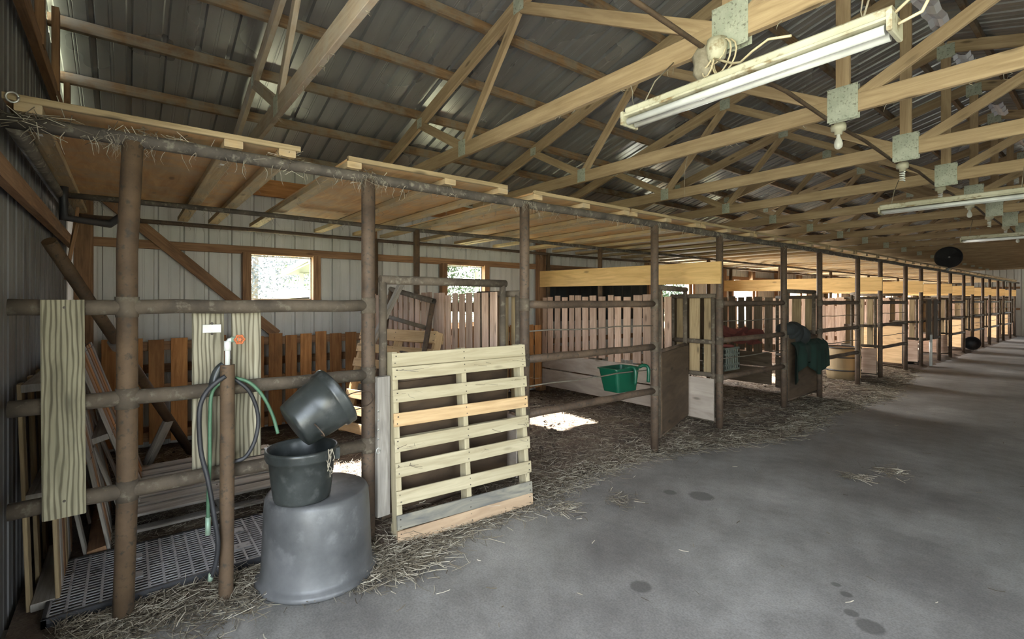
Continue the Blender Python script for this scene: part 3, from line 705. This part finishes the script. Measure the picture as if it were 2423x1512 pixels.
for s_, a in ((-1, math.radians(235)), (1, math.radians(55))):
    d = Vector((math.cos(a), math.sin(a), 0)); m.box(Vector((BX,BY,BZ+.245))+d*.186, (.03,.03,.06), .004)
m.build('handle_lug', 'bucket', t)
# tilted bucket
ax = Vector((.70*.62-.60*.785, .70*.785+.60*.62, .55)).normalized(); P0 = Vector((-2.825,.712,.872))
q = ax.to_track_quat('Z','Y').to_matrix().to_4x4()
t = thing('rubber_bucket', 'black rubber bucket tipped over on its side in the mouth of the lower bucket', 'bucket', tuple(P0))
m = MB(); m.lathe([(r*.93 if z < .1 else r*.96, z) for r, z in prof_b], Matrix.Translation(P0) @ q, 48)
m.build('bucket_body', 'bucket', t)
m = MB(); c = P0+ax*.05; e1 = ax.cross(Vector((0,0,1))).normalized(); pts = []
e2 = e1.cross(ax)
for k in range(15):
    th = math.pi*k/14; pts.append(P0+ax*(.07-.02*math.sin(th))+(-e1*math.cos(th)*.155+(-e2*.1-Vector((-.9,-.2,-.1))*.145)*math.sin(th)*.9))
m.tube(pts, .004, 6); m.build('wire_bail', 'rust', t)
t = thing('wire_bail_handle', 'thin brown wire loop hooked from the tipped bucket to the rusty post', 'wire', (-3.0,1.1,.98))
m = MB(); m.tube(smooth([(-2.93,.98,.96),(-2.98,1.1,.99),(-2.99,1.20,.985),(-2.985,1.235,.95),(-2.99,1.20,.90),(-2.95,1.05,.88)]), .003, 6); m.build('wire', 'rust', t)
t = thing('snap_hook', 'steel snap hook on a short chain hanging from the post right of the tub', 'snap hook', (-2.985,1.255,.8))
m = MB()
for k in range(9): m.tube([(-2.985,1.262,.90-.03*k),(-2.985+(.004 if k%2 else 0),1.262,.878-.03*k)], .006, 6)
m.build('chain', 'steel', t)
m = MB(); c0 = Vector((-2.98,1.262,.60)); m.tube([c0+Vector((0,.013*math.cos(a_*.5),.018*math.sin(a_*.5))) for a_ in range(13)], .004, 6); m.build('hook', 'steel', t)
# halter strap piece
t = thing('wire_twine', 'loose baling twine tied round the tipped bucket handle', 'twine', (-2.68,.86,.75))
m = MB(); random.seed(5)
for k in range(6):
    p = Vector((-2.655,.85,.76)); pts = [p]
    for j in range(5): p = p+Vector((random.uniform(-.004,.014), random.uniform(-.018,.014), random.uniform(-.05,.01))); pts.append(p)
    m.tube(smooth(pts,3), .0022, 5)
m.build('twine_strand', 'web', t)

# ---------------------------------------------------------------- plastic grating mat
GX0, GX1, GY0, GY1 = -3.83, -3.17, -.32, .90
t = thing('plastic_grating', 'grey slotted plastic deck grating lying on the ground behind the standpipe', 'grating', ((GX0+GX1)/2,(GY0+GY1)/2,0))
m = MB(); zt = .055
for x in (GX0+.01, GX1-.01): m.beam((x,GY0,zt-.025),(x,GY1,zt-.025), .02, .05, bev=.003)
for y in (GY0+.01, GY1-.01): m.beam((GX0,y,zt-.025),(GX1,y,zt-.025), .02, .05, bev=.003)
m.build('edge_frame', 'black', t)
m = MB(); k = 0; nxr = 20
for i in range(nxr):
    x = GX0+.02+(GX1-GX0-.04)*(i+.5)/nxr; m.beam((x,GY0+.015,zt-.004),(x,GY1-.015,zt-.002), .010, .004, bev=.001)
for i in range(19):
    y = GY0+.02+(GY1-GY0-.04)*i/18; m.beam((GX0+.015,y,zt-.003),(GX1-.015,y,zt-.002), .012, .004, bev=.001)
for (x, y) in ((-3.62,.02),(-3.38,.02),(-3.62,.55),(-3.38,.55)): m.box((x,y,zt-.003), (.07,.10,.012), .001)
m.build('slotted_top', 'mat', t)
m = MB(); m.box(((GX0+GX1)/2,(GY0+GY1)/2,.013), (GX1-GX0-.03,GY1-GY0-.03,.006)); m.build('slot_shade_sheet', 'black', t)  # black sheet added under the slots to give them their depth shade

# ---------------------------------------------------------------- leaning pipes in the near stall
t = thing('diagonal_pipe', 'long rusty pipe leaning diagonally from the near end wall down to the straw', 'pipe', (-4.8,0,1))
m = MB(); A_ = Vector((-4.03,-.37,1.92)); B_ = Vector((-5.58,.474,.12)); m.tube([A_, B_], .038, 14); m.build('main_pipe', 'rust_orange', t)
m = MB(); c1 = A_.lerp(B_, .36); dd = (B_-A_).normalized(); m.tube([c1, c1+dd*.07], .052, 14); m.build('collar', 'steel', t)
m = MB(); c1 = A_.lerp(B_, .78); m.tube([c1, (-5.30,.12,.10)], .04, 14); m.build('branch_pipe', 'grey', t)
# dark leaning stick bundle in corner
t = thing('broken_board', 'split dark board hanging loose beside the corner post', 'board', (-4.9,-.38,1.9))
m = MB(); m.beam((-4.95,-.36,1.72), (-5.05,-.30,2.28), .05, .02, (0,1,0)); m.beam((-4.9,-.35,1.80), (-5.0,-.3,2.15), .03, .02, (0,1,0)); m.build('splinter', 'girt', t)
# steel gate frame leaning on first divider
t = thing('leaning_pipe_frame', 'grey steel pipe frame leaning on the slatted divider behind the closed gate', 'pipe frame', (-4.7,2.25,.9))
a, b = Vector((-5.05,2.28,1.69)), Vector((-4.22,2.36,1.555)); 
m = MB(); m.tube([a,b], .028, 12, caps=False); m.tube([a+Vector((.05,-.06,-.30)), b+Vector((-.05,-.06,-.26))], .022, 12); m.tube([a+Vector((.05,-.12,-.60)), b+Vector((-.05,-.12,-.56))], .022, 12); m.build('cross_rail', 'steel_grey' if 'steel_grey' in M else 'rust_dusty', t)
m = MB(); m.tube([a+Vector((.02,0,0)), a+Vector((.02,-.25,-1.5))], .026, 12); m.tube([b+Vector((-.03,0,-.02)), b+Vector((-.06,-.25,-1.4))], .026, 12); m.build('side_rail', 'rust', t)
t = thing('wooden_bar', 'grey square wooden bar leaning across the steel pipe frame', 'bar', (-4.8,2.1,1.2))
m = MB(); m.beam((-4.52,2.16,1.74), (-5.12,2.02,.95), .05, .05, (0,1,0)); m.build('bar', 'grey', t)

# ---------------------------------------------------------------- green feeder on cable
t = thing('feed_trough', 'green plastic hook-on feeder hanging on the pipe panel cable', 'feeder', (-3.2,3.87,.78))
def trough(m, x0, x1, y0, y1, z0, z1, tp, th):
    def ring(x0, x1, y0, y1, z, r=.03, n=4):
        out = []
        for cx, cy, a0 in ((x1-r,y1-r,0),(x0+r,y1-r,90),(x0+r,y0+r,180),(x1-r,y0+r,270)):
            for k in range(n): 
                a = math.radians(a0+90*k/(n-1)); out.append(Vector((cx+r*math.cos(a), cy+r*math.sin(a), z)))
        return out
    rings = [ring(x0+tp,x1-tp*.3,y0+tp,y1-tp,z0), ring(x0,x1,y0,y1,z1), ring(x0-.012,x1+.004,y0-.012,y1+.012,z1), ring(x0-.012,x1+.004,y0-.012,y1+.012,z1+.012),
             ring(x0+th,x1-th,y0+th,y1-th,z1+.012), ring(x0+tp+th,x1-tp*.3-th,y0+tp+th,y1-tp-th,z0+th)]
    i0 = len(m.v); n = len(rings[0])
    for r_ in rings: m.v += r_
    for k in range(len(rings)-1):
        for j in range(n):
            a, b = i0+k*n+j, i0+k*n+(j+1)%n; m.f.append((a, b, b+n, a+n)); m.uv.append([(0,0)]*4); m.sm.append(False)
    m.f.append(tuple(i0+j for j in range(n))[::-1]); m.uv.append([(0,0)]*n); m.sm.append(False)
    e = i0+(len(rings)-1)*n; m.f.append(tuple(e+j for j in range(n))); m.uv.append([(0,0)]*n); m.sm.append(False)
m = MB(); trough(m, -3.30, -3.055, 3.70, 4.06, .665, .885, .035, .006); m.build('trough_body', 'greenplastic', t)
for y in (3.92, 4.13):
    m = MB(); m.tube(smooth([(-3.10,y-.03,.885),(-3.06,y-.01,.905),(-3.02,y,.895),(-3.005,y,.85),(-3.01,y,.74)]), .018, 8); m.build('hook', 'greenplastic', t)
# crate, rag, blanket
t = thing('milk_crate', 'dusty grey plastic crate hung inside the dark pipe panel', 'crate', (-3.2,5.95,.8))
m = MB(); x0,x1,y0,y1,z0,z1 = -3.34,-3.06,5.72,6.08,.70,.98
for z in (z0+.01, z0+.07, z0+.20, z1-.01):
    for (a,b) in (((x0,y0),(x1,y0)),((x1,y0),(x1,y1)),((x1,y1),(x0,y1)),((x0,y1),(x0,y0))): m.beam((a[0],a[1],z),(b[0],b[1],z), .014, .024, bev=.002)
for k in range(9):
    y = y0+(y1-y0)*k/8
    for x in (x0,x1): m.beam((x,y,z0),(x,y,z1), .012, .012, (1,0,0), bev=.002)
for k in range(8):
    x = x0+(x1-x0)*k/7
    for y in (y0,y1): m.beam((x,y,z0),(x,y,z1), .012, .012, (1,0,0), bev=.002)
m.box(((x0+x1)/2,(y0+y1)/2,z0+.005), (x1-x0,y1-y0,.01)); m.build('crate_body', 'greyplastic', t)
t = thing('red_strap_roll', 'dull orange-red strap lying in the grey crate', 'strap', (-3.2,5.9,.98))
m = MB(); m.tube(smooth([(-3.3,5.75,.985),(-3.2,5.82,1.0),(-3.12,5.92,.995),(-3.1,6.0,.985)]), .022, 8); m.build('strap', 'redcloth', t)
t = thing('red_cloth', 'dark red cloth sagging across the dark stall behind the crate', 'cloth', (-3.3,6.6,1.2))
m = MB(); n = 14
for i in range(n):
    for s_ in range(5):
        def PP(i, s_):
            y = 6.0+1.1*i/n; z = 1.24-.10*(i/n)-.04*s_+.02*math.sin(i*1.1+s_); return (-3.25-.05*math.sin(s_*1.3+i*.7), y, z)
        m.quad([PP(i,s_),PP(i+1,s_),PP(i+1,s_+1),PP(i,s_+1)], smooth=True); 
        m.quad([tuple(Vector(PP(i,s_))-Vector((.01,0,0))),tuple(Vector(PP(i+1,s_))-Vector((.01,0,0))),tuple(Vector(PP(i+1,s_+1))-Vector((.01,0,0))),tuple(Vector(PP(i,s_+1))-Vector((.01,0,0)))], smooth=True)
m.build('cloth_sheet', 'redcloth', t)
def drape(name, lab, y0, y1, ztop, drop, mat, seed, xoff=.03):
    t = thing(name, lab, name.split('_')[-1], (XF,(y0+y1)/2,ztop)); m = MB(); nu, nv = 40, 22
    i0 = len(m.v)
    for th in (0, .012):
        for j in range(nv+1):
            v = j/nv
            for i in range(nu+1):
                u = i/nu; y = y0+(y1-y0)*u; fold = .035*math.sin(u*19+seed)+.02*math.sin(u*41+seed*2)
                dl = drop*(.55+.45*math.sin(u*4.2+seed)**2)+.05*math.sin(u*11+seed)
                s = v*(dl+.30)
                if s < .20: x = XF-.14+s*.5*1.0; z = ztop-.20+s+ .0
                else: x = XF-.04+min(.11,(s-.2)*1.0)+fold*min(1,(s-.2)*4); z = ztop-max(0,(s-.24))
                if s < .2: z = ztop-.05+.05*math.sin(s/.2*math.pi/2)
                m.v.append(Vector((x+th, y+.02*math.sin(v*5+u*9), z+th*.3)))
    st = (nu+1)*(nv+1)
    for q in (0,1):
        for j in range(nv):
            for i in range(nu):
                a = i0+q*st+j*(nu+1)+i; m.f.append((a,a+1,a+nu+2,a+nu+1)); m.uv.append([(0,0)]*4); m.sm.append(True)
    m.build('cloth_sheet', mat, t); return t
drape('horse_blanket', 'dark green blanket draped over the closed gate before the bright stall', 7.45, 8.7, .97, .50, 'cloth', 1.3)
t = thing('saddle_bag', 'black bundle resting on top of the green blanket', 'bag', (XF,7.7,1.05))
m = MB(); random.seed(9)
for k in range(4): m.lathe([(0,-.09),(.09,-.075),(.14,-.02),(.13,.05),(.07,.09),(0,.1)], Matrix.Translation((XF-.02+random.uniform(-.03,.03), 7.48+k*.13, 1.15-.03*k)) @ Matrix.Rotation(k*.7,4,'X'), 14, squash=1.2)
m.build('bundle_lump', 'bulky', t)
# black sheet added to darken the wall of the windowless stall
t = thing('darkening_sheet', 'black sheet added to darken the wall of the third stall above the slats', 'tarp', (XW+.14, 7.0, 1.9))
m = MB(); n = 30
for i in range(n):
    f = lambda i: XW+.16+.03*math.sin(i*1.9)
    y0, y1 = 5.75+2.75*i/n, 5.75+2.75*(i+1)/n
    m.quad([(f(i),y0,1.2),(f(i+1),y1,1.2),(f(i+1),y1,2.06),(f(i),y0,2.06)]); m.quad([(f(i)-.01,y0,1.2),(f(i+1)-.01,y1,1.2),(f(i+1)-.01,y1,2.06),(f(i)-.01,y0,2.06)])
m.build('black_sheet', 'bulky', t)
# far objects
for i, (y, lab) in enumerate(((20.6,'black rubber tub tipped on its side at the foot of a far stall post'),(15.0,'dark feed tub standing in a far stall behind the hanging boards'))):
    t = thing('feed_tub', lab, 'tub', (XF-.15+.0, y, 0)); m = MB()
    if i == 0: m.lathe([(0,0),(.24,0),(.28,.3),(.3,.31),(.27,.3),(.22,.02),(0,.02)], Matrix.Translation((XF+.05,y,.22)) @ Matrix.Rotation(math.radians(80),4,'X') @ Matrix.Scale(.7,4) , 24)
    else: m.lathe([(0,.02),(.24,.02),(.28,.42),(.3,.43),(.27,.42),(.22,.04),(0,.04)], Matrix.Translation((XF-.45,y,0)), 24)
    m.build('tub_body', 'black', t)
for y in (14.15, 14.75):
    t = thing('wooden_board', 'dark brown upright board wired on the far rails, %s of a pair' % ('nearer' if y < 14.5 else 'farther'), 'board', (XF+.06,y,.6))
    m = MB(); m.beam((XF+.07,y+.9,.62),(XF+.07,y+.9,1.60), .40, .034, (1,0,0)); m.build('plank', 'ply_dark', t)
t = thing('water_pipe', 'white plastic water pipe standing below the far pair of boards', 'pipe', (XF+.05,15.1,0))
m = MB(); m.tube([(XF+.1,15.1,0),(XF+.1,15.1,.75)], .03, 10); m.build('pipe', 'pvc', t)
t = thing('round_drum', 'brown drum with dark hoops standing in the open gate of the fourth stall', 'drum', (XF-.5,11.0,0))
m = MB(); m.lathe([(0,.02),(.26,.02),(.29,.25),(.30,.42),(.29,.6),(.27,.62),(0,.6)], Matrix.Translation((XF-.42,10.95,.03)), 28); m.build('drum_body', 'frame_wood', t)
m = MB()
for z in (.2,.45,.63): m.lathe([(.285,z-.012),(.305,z-.012),(.305,z+.012),(.285,z+.012)], Matrix.Translation((XF-.42,10.95,.03)), 28)
m.build('hoop', 'black', t)
# fan
t = thing('barrel_fan', 'black round barrel fan mounted above the far end of the stall canopy', 'fan', (XF+.1,17.2,2.75))
fd = Vector((.35,-1,0)).normalized(); fq = fd.to_track_quat('Z','Y').to_matrix().to_4x4(); FT = Matrix.Translation((XF+.05,17.2,2.72)) @ fq @ Matrix.Scale(.74, 4)
m = MB(); m.lathe([(.36,-.14),(.38,-.14),(.385,.0),(.38,.14),(.36,.14),(.355,0),(.36,-.14)], FT, 32); m.build('drum_housing', 'black', t)
m = MB(); m.lathe([(.36,-.13),(.2,-.13),(0,-.13)], FT, 32); m.build('back_disc', 'black', t)  # black disc added behind the blades to close the drum
m = MB()
for k in range(18):
    r = .03+.0195*k; m.tube([FT @ Vector((r*math.cos(a*math.pi/14), r*math.sin(a*math.pi/14), .15)) for a in range(29)], .0035, 5, caps=False)
for k in range(8):
    a = k*math.pi/8; m.tube([FT @ Vector((.37*math.cos(a),.37*math.sin(a),.15)), FT @ Vector((-.37*math.cos(a),-.37*math.sin(a),.15))], .004, 5)
m.build('grille', 'black', t)
m = MB()
for k in range(4):
    a = k*math.pi/2+.3; c_, s_ = math.cos(a), math.sin(a)
    P = [(.05,-.05,.03),(.33,-.11,.05),(.33,.11,-.05),(.05,.05,-.03)]
    Q = [FT @ Vector((x*c_-y*s_, x*s_+y*c_, z)) for x,y,z in P]; m.quad(Q); m.quad([FT @ Vector((x*c_-y*s_, x*s_+y*c_, z-.006)) for x,y,z in P])
m.build('fan_blades', 'black', t)
m = MB(); m.lathe([(0,.17),(.03,.165),(.035,.14),(0,.14)], FT, 14); m.build('hub_badge', 'steel', t)
m = MB(); m.beam((XF+.05,17.2,2.44),(XF,17.2,2.38), .3, .05); m.build('mount', 'black', t)

# ---------------------------------------------------------------- ring bolt, stickers
t = thing('eye_ring', 'pale metal ring hooked on the canopy edge at the far left', 'ring', (-2.96,-.33,2.42))
m = MB(); c0 = Vector((-2.955,-.385,2.43)); m.tube([c0+Vector((0,.02*math.cos(k*.5),.022*math.sin(k*.5))) for k in range(14)], .004, 6); m.build('ring', 'steel', t)
for (x, y, lab) in ((-3.4,.45,'small white paper tag stapled under the middle joist of the near canopy'),(-3.35,-.34,'small white paper tag stapled under the leftmost canopy joist')):
    t = thing('paper_tag', lab, 'tag', (x,y,2.384)); m = MB(); m.box((x,y,2.3835), (.04,.022,.001), .0002); m.build('tag_paper', 'pvc', t)

# ---------------------------------------------------------------- bedding and straw
EDGE = [(-.5,-2.93),(0,-2.91),(.6,-2.86),(1.02,-2.66),(1.39,-2.64),(1.9,-2.78),(2.4,-2.80),(3.2,-2.93),(3.9,-2.98),(4.5,-2.84),(4.9,-2.72),(5.8,-2.42),(6.6,-2.40),(7.5,-2.55),(8.6,-2.5),(9.66,-2.40),(10.6,-2.6),(11.7,-2.7),(13,-2.85),(15,-2.9),(YF,-2.95)]
def edge(y):
    for (a, xa), (b, xb) in zip(EDGE, EDGE[1:]):
        if a <= y <= b: return xa+(xb-xa)*(y-a)/(b-a)
    return -2.93
def bh(x, y):
    e = edge(y)+.10*noise.noise(Vector((x*3, y*3, 0)))
    h = .035+.035*noise.noise(Vector((x*2.1, y*2.1, 3)))+.018*noise.noise(Vector((x*9, y*9, 7)))+.012*noise.noise(Vector((x*24, y*24, 1)))
    h += .09*max(0, noise.noise(Vector((x*.8, y*.8, 5)))) * (1 if x < -4 else .3)
    if y < 1.0 and x > -4.0: h = min(h, .028)
    if GX0-.05 < x < GX1+.05 and y < GY1+.05: h = min(h, .012)
    f = max(0, min(1, (e-x)/.22)); return max(.0, h)*f-.012*(1-f)
m = MB(); x0, x1 = -6.38, -2.25; dx = .05; nx = int((x1-x0)/dx); yy = []; y = YE+.02
while y < YF: yy.append(y); y += .05 if y < 9 else .12
for y in yy:
    for i in range(nx+1): x = x0+i*dx; m.v.append(Vector((x, y, bh(x, y))))
for j in range(len(yy)-1):
    for i in range(nx):
        a = j*(nx+1)+i; m.f.append((a,a+1,a+nx+2,a+nx+1)); m.uv.append([(0,0)]*4); m.sm.append(True)
tag(m.build('stall_bedding', 'bedding'), 'brown dirt and trampled straw bedding covering the stall floors', 'bedding', kind='stuff')
def strands(name, label, cnt, sampler, seed, Lr=(.035,.12), w=.0013, lift=.02):
    random.seed(seed); m = MB()
    for _ in range(cnt):
        x, y, z = sampler(); a = random.uniform(0, 2*math.pi); L = random.uniform(*Lr); ww = w*random.uniform(.7,1.5)*(1+max(0,y-4)*.10)
        d = Vector((math.cos(a), math.sin(a), random.uniform(-.12,.22))); d.normalize(); sd = Vector((-d.y, d.x, 0))*ww
        p = Vector((x, y, z+random.uniform(.002, lift))); bend = Vector((random.uniform(-.25,.25), random.uniform(-.25,.25), random.uniform(-.1,.05)))*L
        pts = [p, p+d*L*.5+bend*.4, p+d*L]; i = len(m.v)
        for q in pts:
            q = Vector((q.x, q.y, max(q.z, .003))); m.v += [q-sd, q+sd+Vector((0,0,ww))]
        m.f += [(i,i+1,i+3,i+2),(i+2,i+3,i+5,i+4)]; m.uv += [[(0,0)]*4]*2; m.sm += [False]*2
    return tag(m.build(name, 'straw'), label, 'straw', kind='stuff')
def samp_stall():
    while True:
        y = YE+.1+(14-YE)*random.random()**1.5; x = random.uniform(-6.2, -2.5)
        if y < YE+.3: continue
        if x < edge(y)+.05 and not (y < 1.1 and GX0-.02 < x < GX1+.02 and random.random() < .93) and not (x < -4.6 and random.random() < .5): return x, y, bh(x, y)
strands('loose_straw', 'loose pale straw strewn over the stall floors', 60000, samp_stall, 21, w=.001)
def samp_edge():
    y = YE+.2+(13)*random.random()**1.4; x = edge(y)-.08+random.gauss(0,.10); return x, y, max(0, bh(x, y))
strands('straw_litter', 'straw litter spilled along the edge of the concrete aisle', 18000, samp_edge, 22, w=.0011)
def samp_clump():
    c = random.choice([(-2.72,1.15,.12)]*6+[(-2.68,1.30,.10)]*4+[(-2.80,.35,.12)]*2+[(-2.62,2.55,.06),(-2.55,.1,.10),(-1.35,5.4,.07),(-1.5,5.0,.05),(-2.45,3.0,.06)])
    return c[0]+random.gauss(0,c[2]), c[1]+random.gauss(0,c[2]), .0
strands('straw_clump', 'tangled straw clumps on the concrete beside the tub and pallet', 2600, samp_clump, 23, lift=.035)
def samp_loose(): return random.uniform(-2.7,-.2), random.uniform(.3,9), 0
strands('scattered_stems', 'few single straw stems scattered over the concrete aisle', 150, samp_loose, 24, Lr=(.01,.07), w=.0016, lift=.002)

random.seed(40); m = MB()
for k in range(420):
    y = YE+.3+10*random.random(); x = random.uniform(-6, -3.15)
    if GX0-.1 < x < GX1+.1 and y < 1.1: continue
    q = random.uniform(.012,.035); z = bh(x,y); i = len(m.v)
    m.lathe([(0,-.6*q),(.8*q,-.3*q),(q,.1*q),(.7*q,.6*q),(0,.8*q)], Matrix.Translation((x,y,z+.2*q)) @ Matrix.Rotation(random.uniform(-.6,.6),4,'X'), 7, squash=random.uniform(.6,1))
tag(m.build('dirt_clods', 'clod'), 'dark clods of dirt and manure lying in the stall bedding', 'clods', kind='stuff')
def samp_pal():
    z = random.choice((.02,.1,.25,.5,.62,.95,1.1)); return -2.81-.09*z+random.uniform(-.01,.01), random.choice((1.4,1.45,2.0,2.38,2.4))+random.gauss(0,.05), z
strands('straw_wisps', 'straw wisps caught on the boards of the upright pallet', 130, samp_pal, 27, Lr=(.04,.13), w=.0012, lift=.01)
# ---------------------------------------------------------------- cobwebs and hanging straw
random.seed(31); m = MB()
def hang(p, L, w=.004):
    pts = [Vector(p)]
    for j in range(3): pts.append(pts[-1]+Vector((random.uniform(-.02,.02), random.uniform(-.02,.02), -L/3)))
    m.tube(pts, w*.5, 4, r1=w*.15, caps=False)
for k in range(420):
    y = YE+.1+12*random.random()**1.4; x = random.choice((XF+.03, XF-.02, XM, XB)); hang((x, y, 2.33), random.uniform(.02,.10), random.uniform(.002,.006))
for k in range(300):
    Y = random.choice(TY[:7]); x = random.uniform(-5.5,-.2); hang((x, Y, 2.955), random.uniform(.01,.05), random.uniform(.002,.007))
for k in range(260):
    y = random.choice((.45,.72,-.34,1.11,1.8,2.27,2.63,3.2,3.76)); x = random.uniform(-5.9,-3.0); hang((x, y+random.uniform(-.05,.05), 2.385), random.uniform(.01,.06), random.uniform(.002,.005))
for y in (0, 1.22, 2.53, 4.28, 5.57):
    for k in range(70):
        a = random.uniform(0,6.28); hang((XF+.04*math.cos(a), y+.05*math.sin(a)+random.gauss(0,.04), 2.36), random.uniform(.02,.12), .0022)
hang((-2.64,4.24,2.955), .40, .006); hang((-2.0,2.56,2.955), .12, .008); hang((-.7,2.4,2.9), .2, .01)
tag(m.build('cobwebs', 'web'), 'dusty cobwebs and straw wisps hanging from the pipes and beams', 'cobweb', kind='stuff')
random.seed(33); 
m = MB()
for (c, s) in (((XF,0,2.36),.07),((XF,.12,2.38),.10),((XF+.03,-.34,2.37),.05),((XF,1.22,2.36),.04),((XF,.70,2.37),.05)):
    for k in range(60):
        p = Vector(c)+Vector((random.gauss(0,.015), random.gauss(0,s), random.gauss(0,.018))); q = p+Vector((random.gauss(0,.03), random.gauss(0,.06), random.gauss(0,.03))); m.tube([p,q], .0016, 4, caps=False)
tag(m.build('nest_straw', 'straw'), 'dry grass nest wisps caught on top of the near posts', 'straw', kind='stuff')

# ---------------------------------------------------------------- outside, seen through the windows
def tree(x, y, h, r, mat, seed, lab):
    random.seed(seed); t = thing('leafy_tree', lab, 'tree', (x,y,-.12), 'trees beyond the window wall')
    m = MB(); m.tube([(x,y,-.12),(x+.2,y+.1,h*.3),(x-.1,y,h*.6)], .28, 8, r1=.12)
    for k in range(7):
        a = random.uniform(0,6.28); m.tube([(x,y,h*(.25+.05*k)),(x+math.cos(a)*r*.4,y+math.sin(a)*r*.4,h*(.4+.05*k)),(x+math.cos(a)*r*.75,y+math.sin(a)*r*.75,h*(.42+.06*k))], .09, 6, r1=.03)
    m.build('trunk', 'bark', t)
    m = MB(); cl = [(random.uniform(-.75,.75)*r, random.uniform(-.75,.75)*r, h*random.uniform(.12,.95)) for _ in range(60)]
    for (cx,cy,cz) in cl:
        R_ = r*random.uniform(.22,.42)
        for k in range(330):
            v = Vector((random.gauss(0,1),random.gauss(0,1),random.gauss(0,.8))); v = v.normalized()*R_*random.uniform(.6,1.05)
            p = Vector((x+cx,y+cy,cz))+v; s = random.uniform(.07,.15); a = Vector((random.gauss(0,1),random.gauss(0,1),random.gauss(0,1))).normalized(); b = a.cross(v).normalized()
            m.quad([p-a*s,p+b*s*.6,p+a*s,p-b*s*.6])
    m.build('foliage', mat, t)
tree(-41, 7.5, 15, 6.5, 'leaf_haze', 41, 'big tree with haze in its leaf colour filling the left of the big window')
tree(-46, 16, 15, 6, 'leaf', 42, 'green tree behind the white shed seen in the big window')
tree(-38, 21, 9, 5, 'leaf', 43, 'green tree seen low in the second window')
tree(-38, 31, 9, 5, 'leaf', 44, 'far green tree to the right beyond the shed')
tree(-40, -4, 8, 4, 'leaf_haze', 45, 'tree with haze in its leaf colour at the far left beyond the big window')
tree(-27, 38, 8, 5, 'leaf', 46, 'green tree behind the far stall windows')
t = thing('pole_shed', 'open-sided shed with pale sheet roof and white lattice frame outside the window', 'shed', (-26,12,0))
m = MB(); 
m.quad([(-30,6.9,3.0),(-20,5.6,3.15),(-20,26,5.0),(-30,27,4.8)]); m.quad([(-30,6.9,3.06),(-20,5.6,3.21),(-20,26,5.06),(-30,27,4.86)])
m.build('roof', 'shed_roof', t)
for k in range(9):
    m = MB(); u = k/8; m.beam((-30,6.9+u*19,2.96+u*1.8),(-20,5.7+u*19,3.1+u*1.8), .06, .1); m.build('rafter', 'shed_roof', t)
m = MB(); m.beam((-30.0,6.9,3.1),(-20,5.6,3.25), .05, .22); m.beam((-20,5.6,3.12),(-20,26,4.97), .05, .16); m.build('fascia', 'white_steel', t)
for (x,y) in ((-28.5,7.6),(-20.4,9.8),(-28,19),(-20.4,17.5)):
    m = MB(); m.beam((x,y,-.1),(x,y,3.6), .2, .2, (1,0,0)); m.build('shed_post', 'white_steel', t)
m = MB(); a = Vector((-28.5,7.6,2.5)); b = Vector((-21,18,4.6)); up = Vector((0,0,.55)); m.tube([a,b], .04, 6); m.tube([a+up,b+up], .04, 6)
for k in range(16):
    p = a.lerp(b, k/16); q = a.lerp(b, (k+.5)/16)+up; r_ = a.lerp(b, (k+1)/16); m.tube([p,q], .02, 5); m.tube([q,r_], .02, 5)
a = Vector((-20.4,9.8,2.3)); b = Vector((-20.4,17,4.0)); m.tube([a,b], .04, 6); m.tube([a+up,b+up], .04, 6)
for k in range(12):
    p = a.lerp(b, k/12); q = a.lerp(b, (k+.5)/12)+up; r_ = a.lerp(b, (k+1)/12); m.tube([p,q], .02, 5); m.tube([q,r_], .02, 5)
m.build('lattice_truss', 'white_steel', t)
t = thing('low_canopy', 'low pale sheet canopy roof outside, at the bottom of the big window', 'canopy', (-20,5,0))
m = MB(); m.beam((-21,5.9,1.75),(-19.2,4.3,1.62), .6, .05); 
m.quad([(-19.2,4.3,1.6),(-19.6,8.6,1.75),(-22.6,8.6,2.05),(-22,5.0,2.0)]); m.quad([(-19.2,4.3,1.66),(-19.6,8.6,1.81),(-22.6,8.6,2.11),(-22,5.0,2.06)]); m.build('roof_sheet', 'shed_roof', t)
for p in ((-19.4,4.6),(-19.7,8.2),(-22.0,5.4),(-22.4,8.2)):
    m = MB(); m.beam((p[0],p[1],-.1),(p[0],p[1],1.62), .08, .08, (1,0,0)); m.build('canopy_post', 'white_steel', t)
# right side of the barn, behind and beside the camera: eave posts and beam of the open side
for k in range(0, 10):
    y = DIV[k]-1.5
    if k == 0: pr = thing('timber_post', 'timber post of the open side opposite the stalls', 'post', (3.7,y,0), 'timber posts of the open side'); m = MB(); m.beam((3.7,y,0),(3.7,y,2.95), .14, .14, (1,0,0)); m.build('post_shaft', 'girt', pr)
    else: dup(pr, (3.7, y, 0))
m = MB(); m.beam((3.7,YE,2.90),(3.7,YF,2.90), .04, .2); struct(m.build('trim_%d' % (tn+1), 'girt'))
for o in bpy.data.objects:
    if '_b' in o: del o['_b']
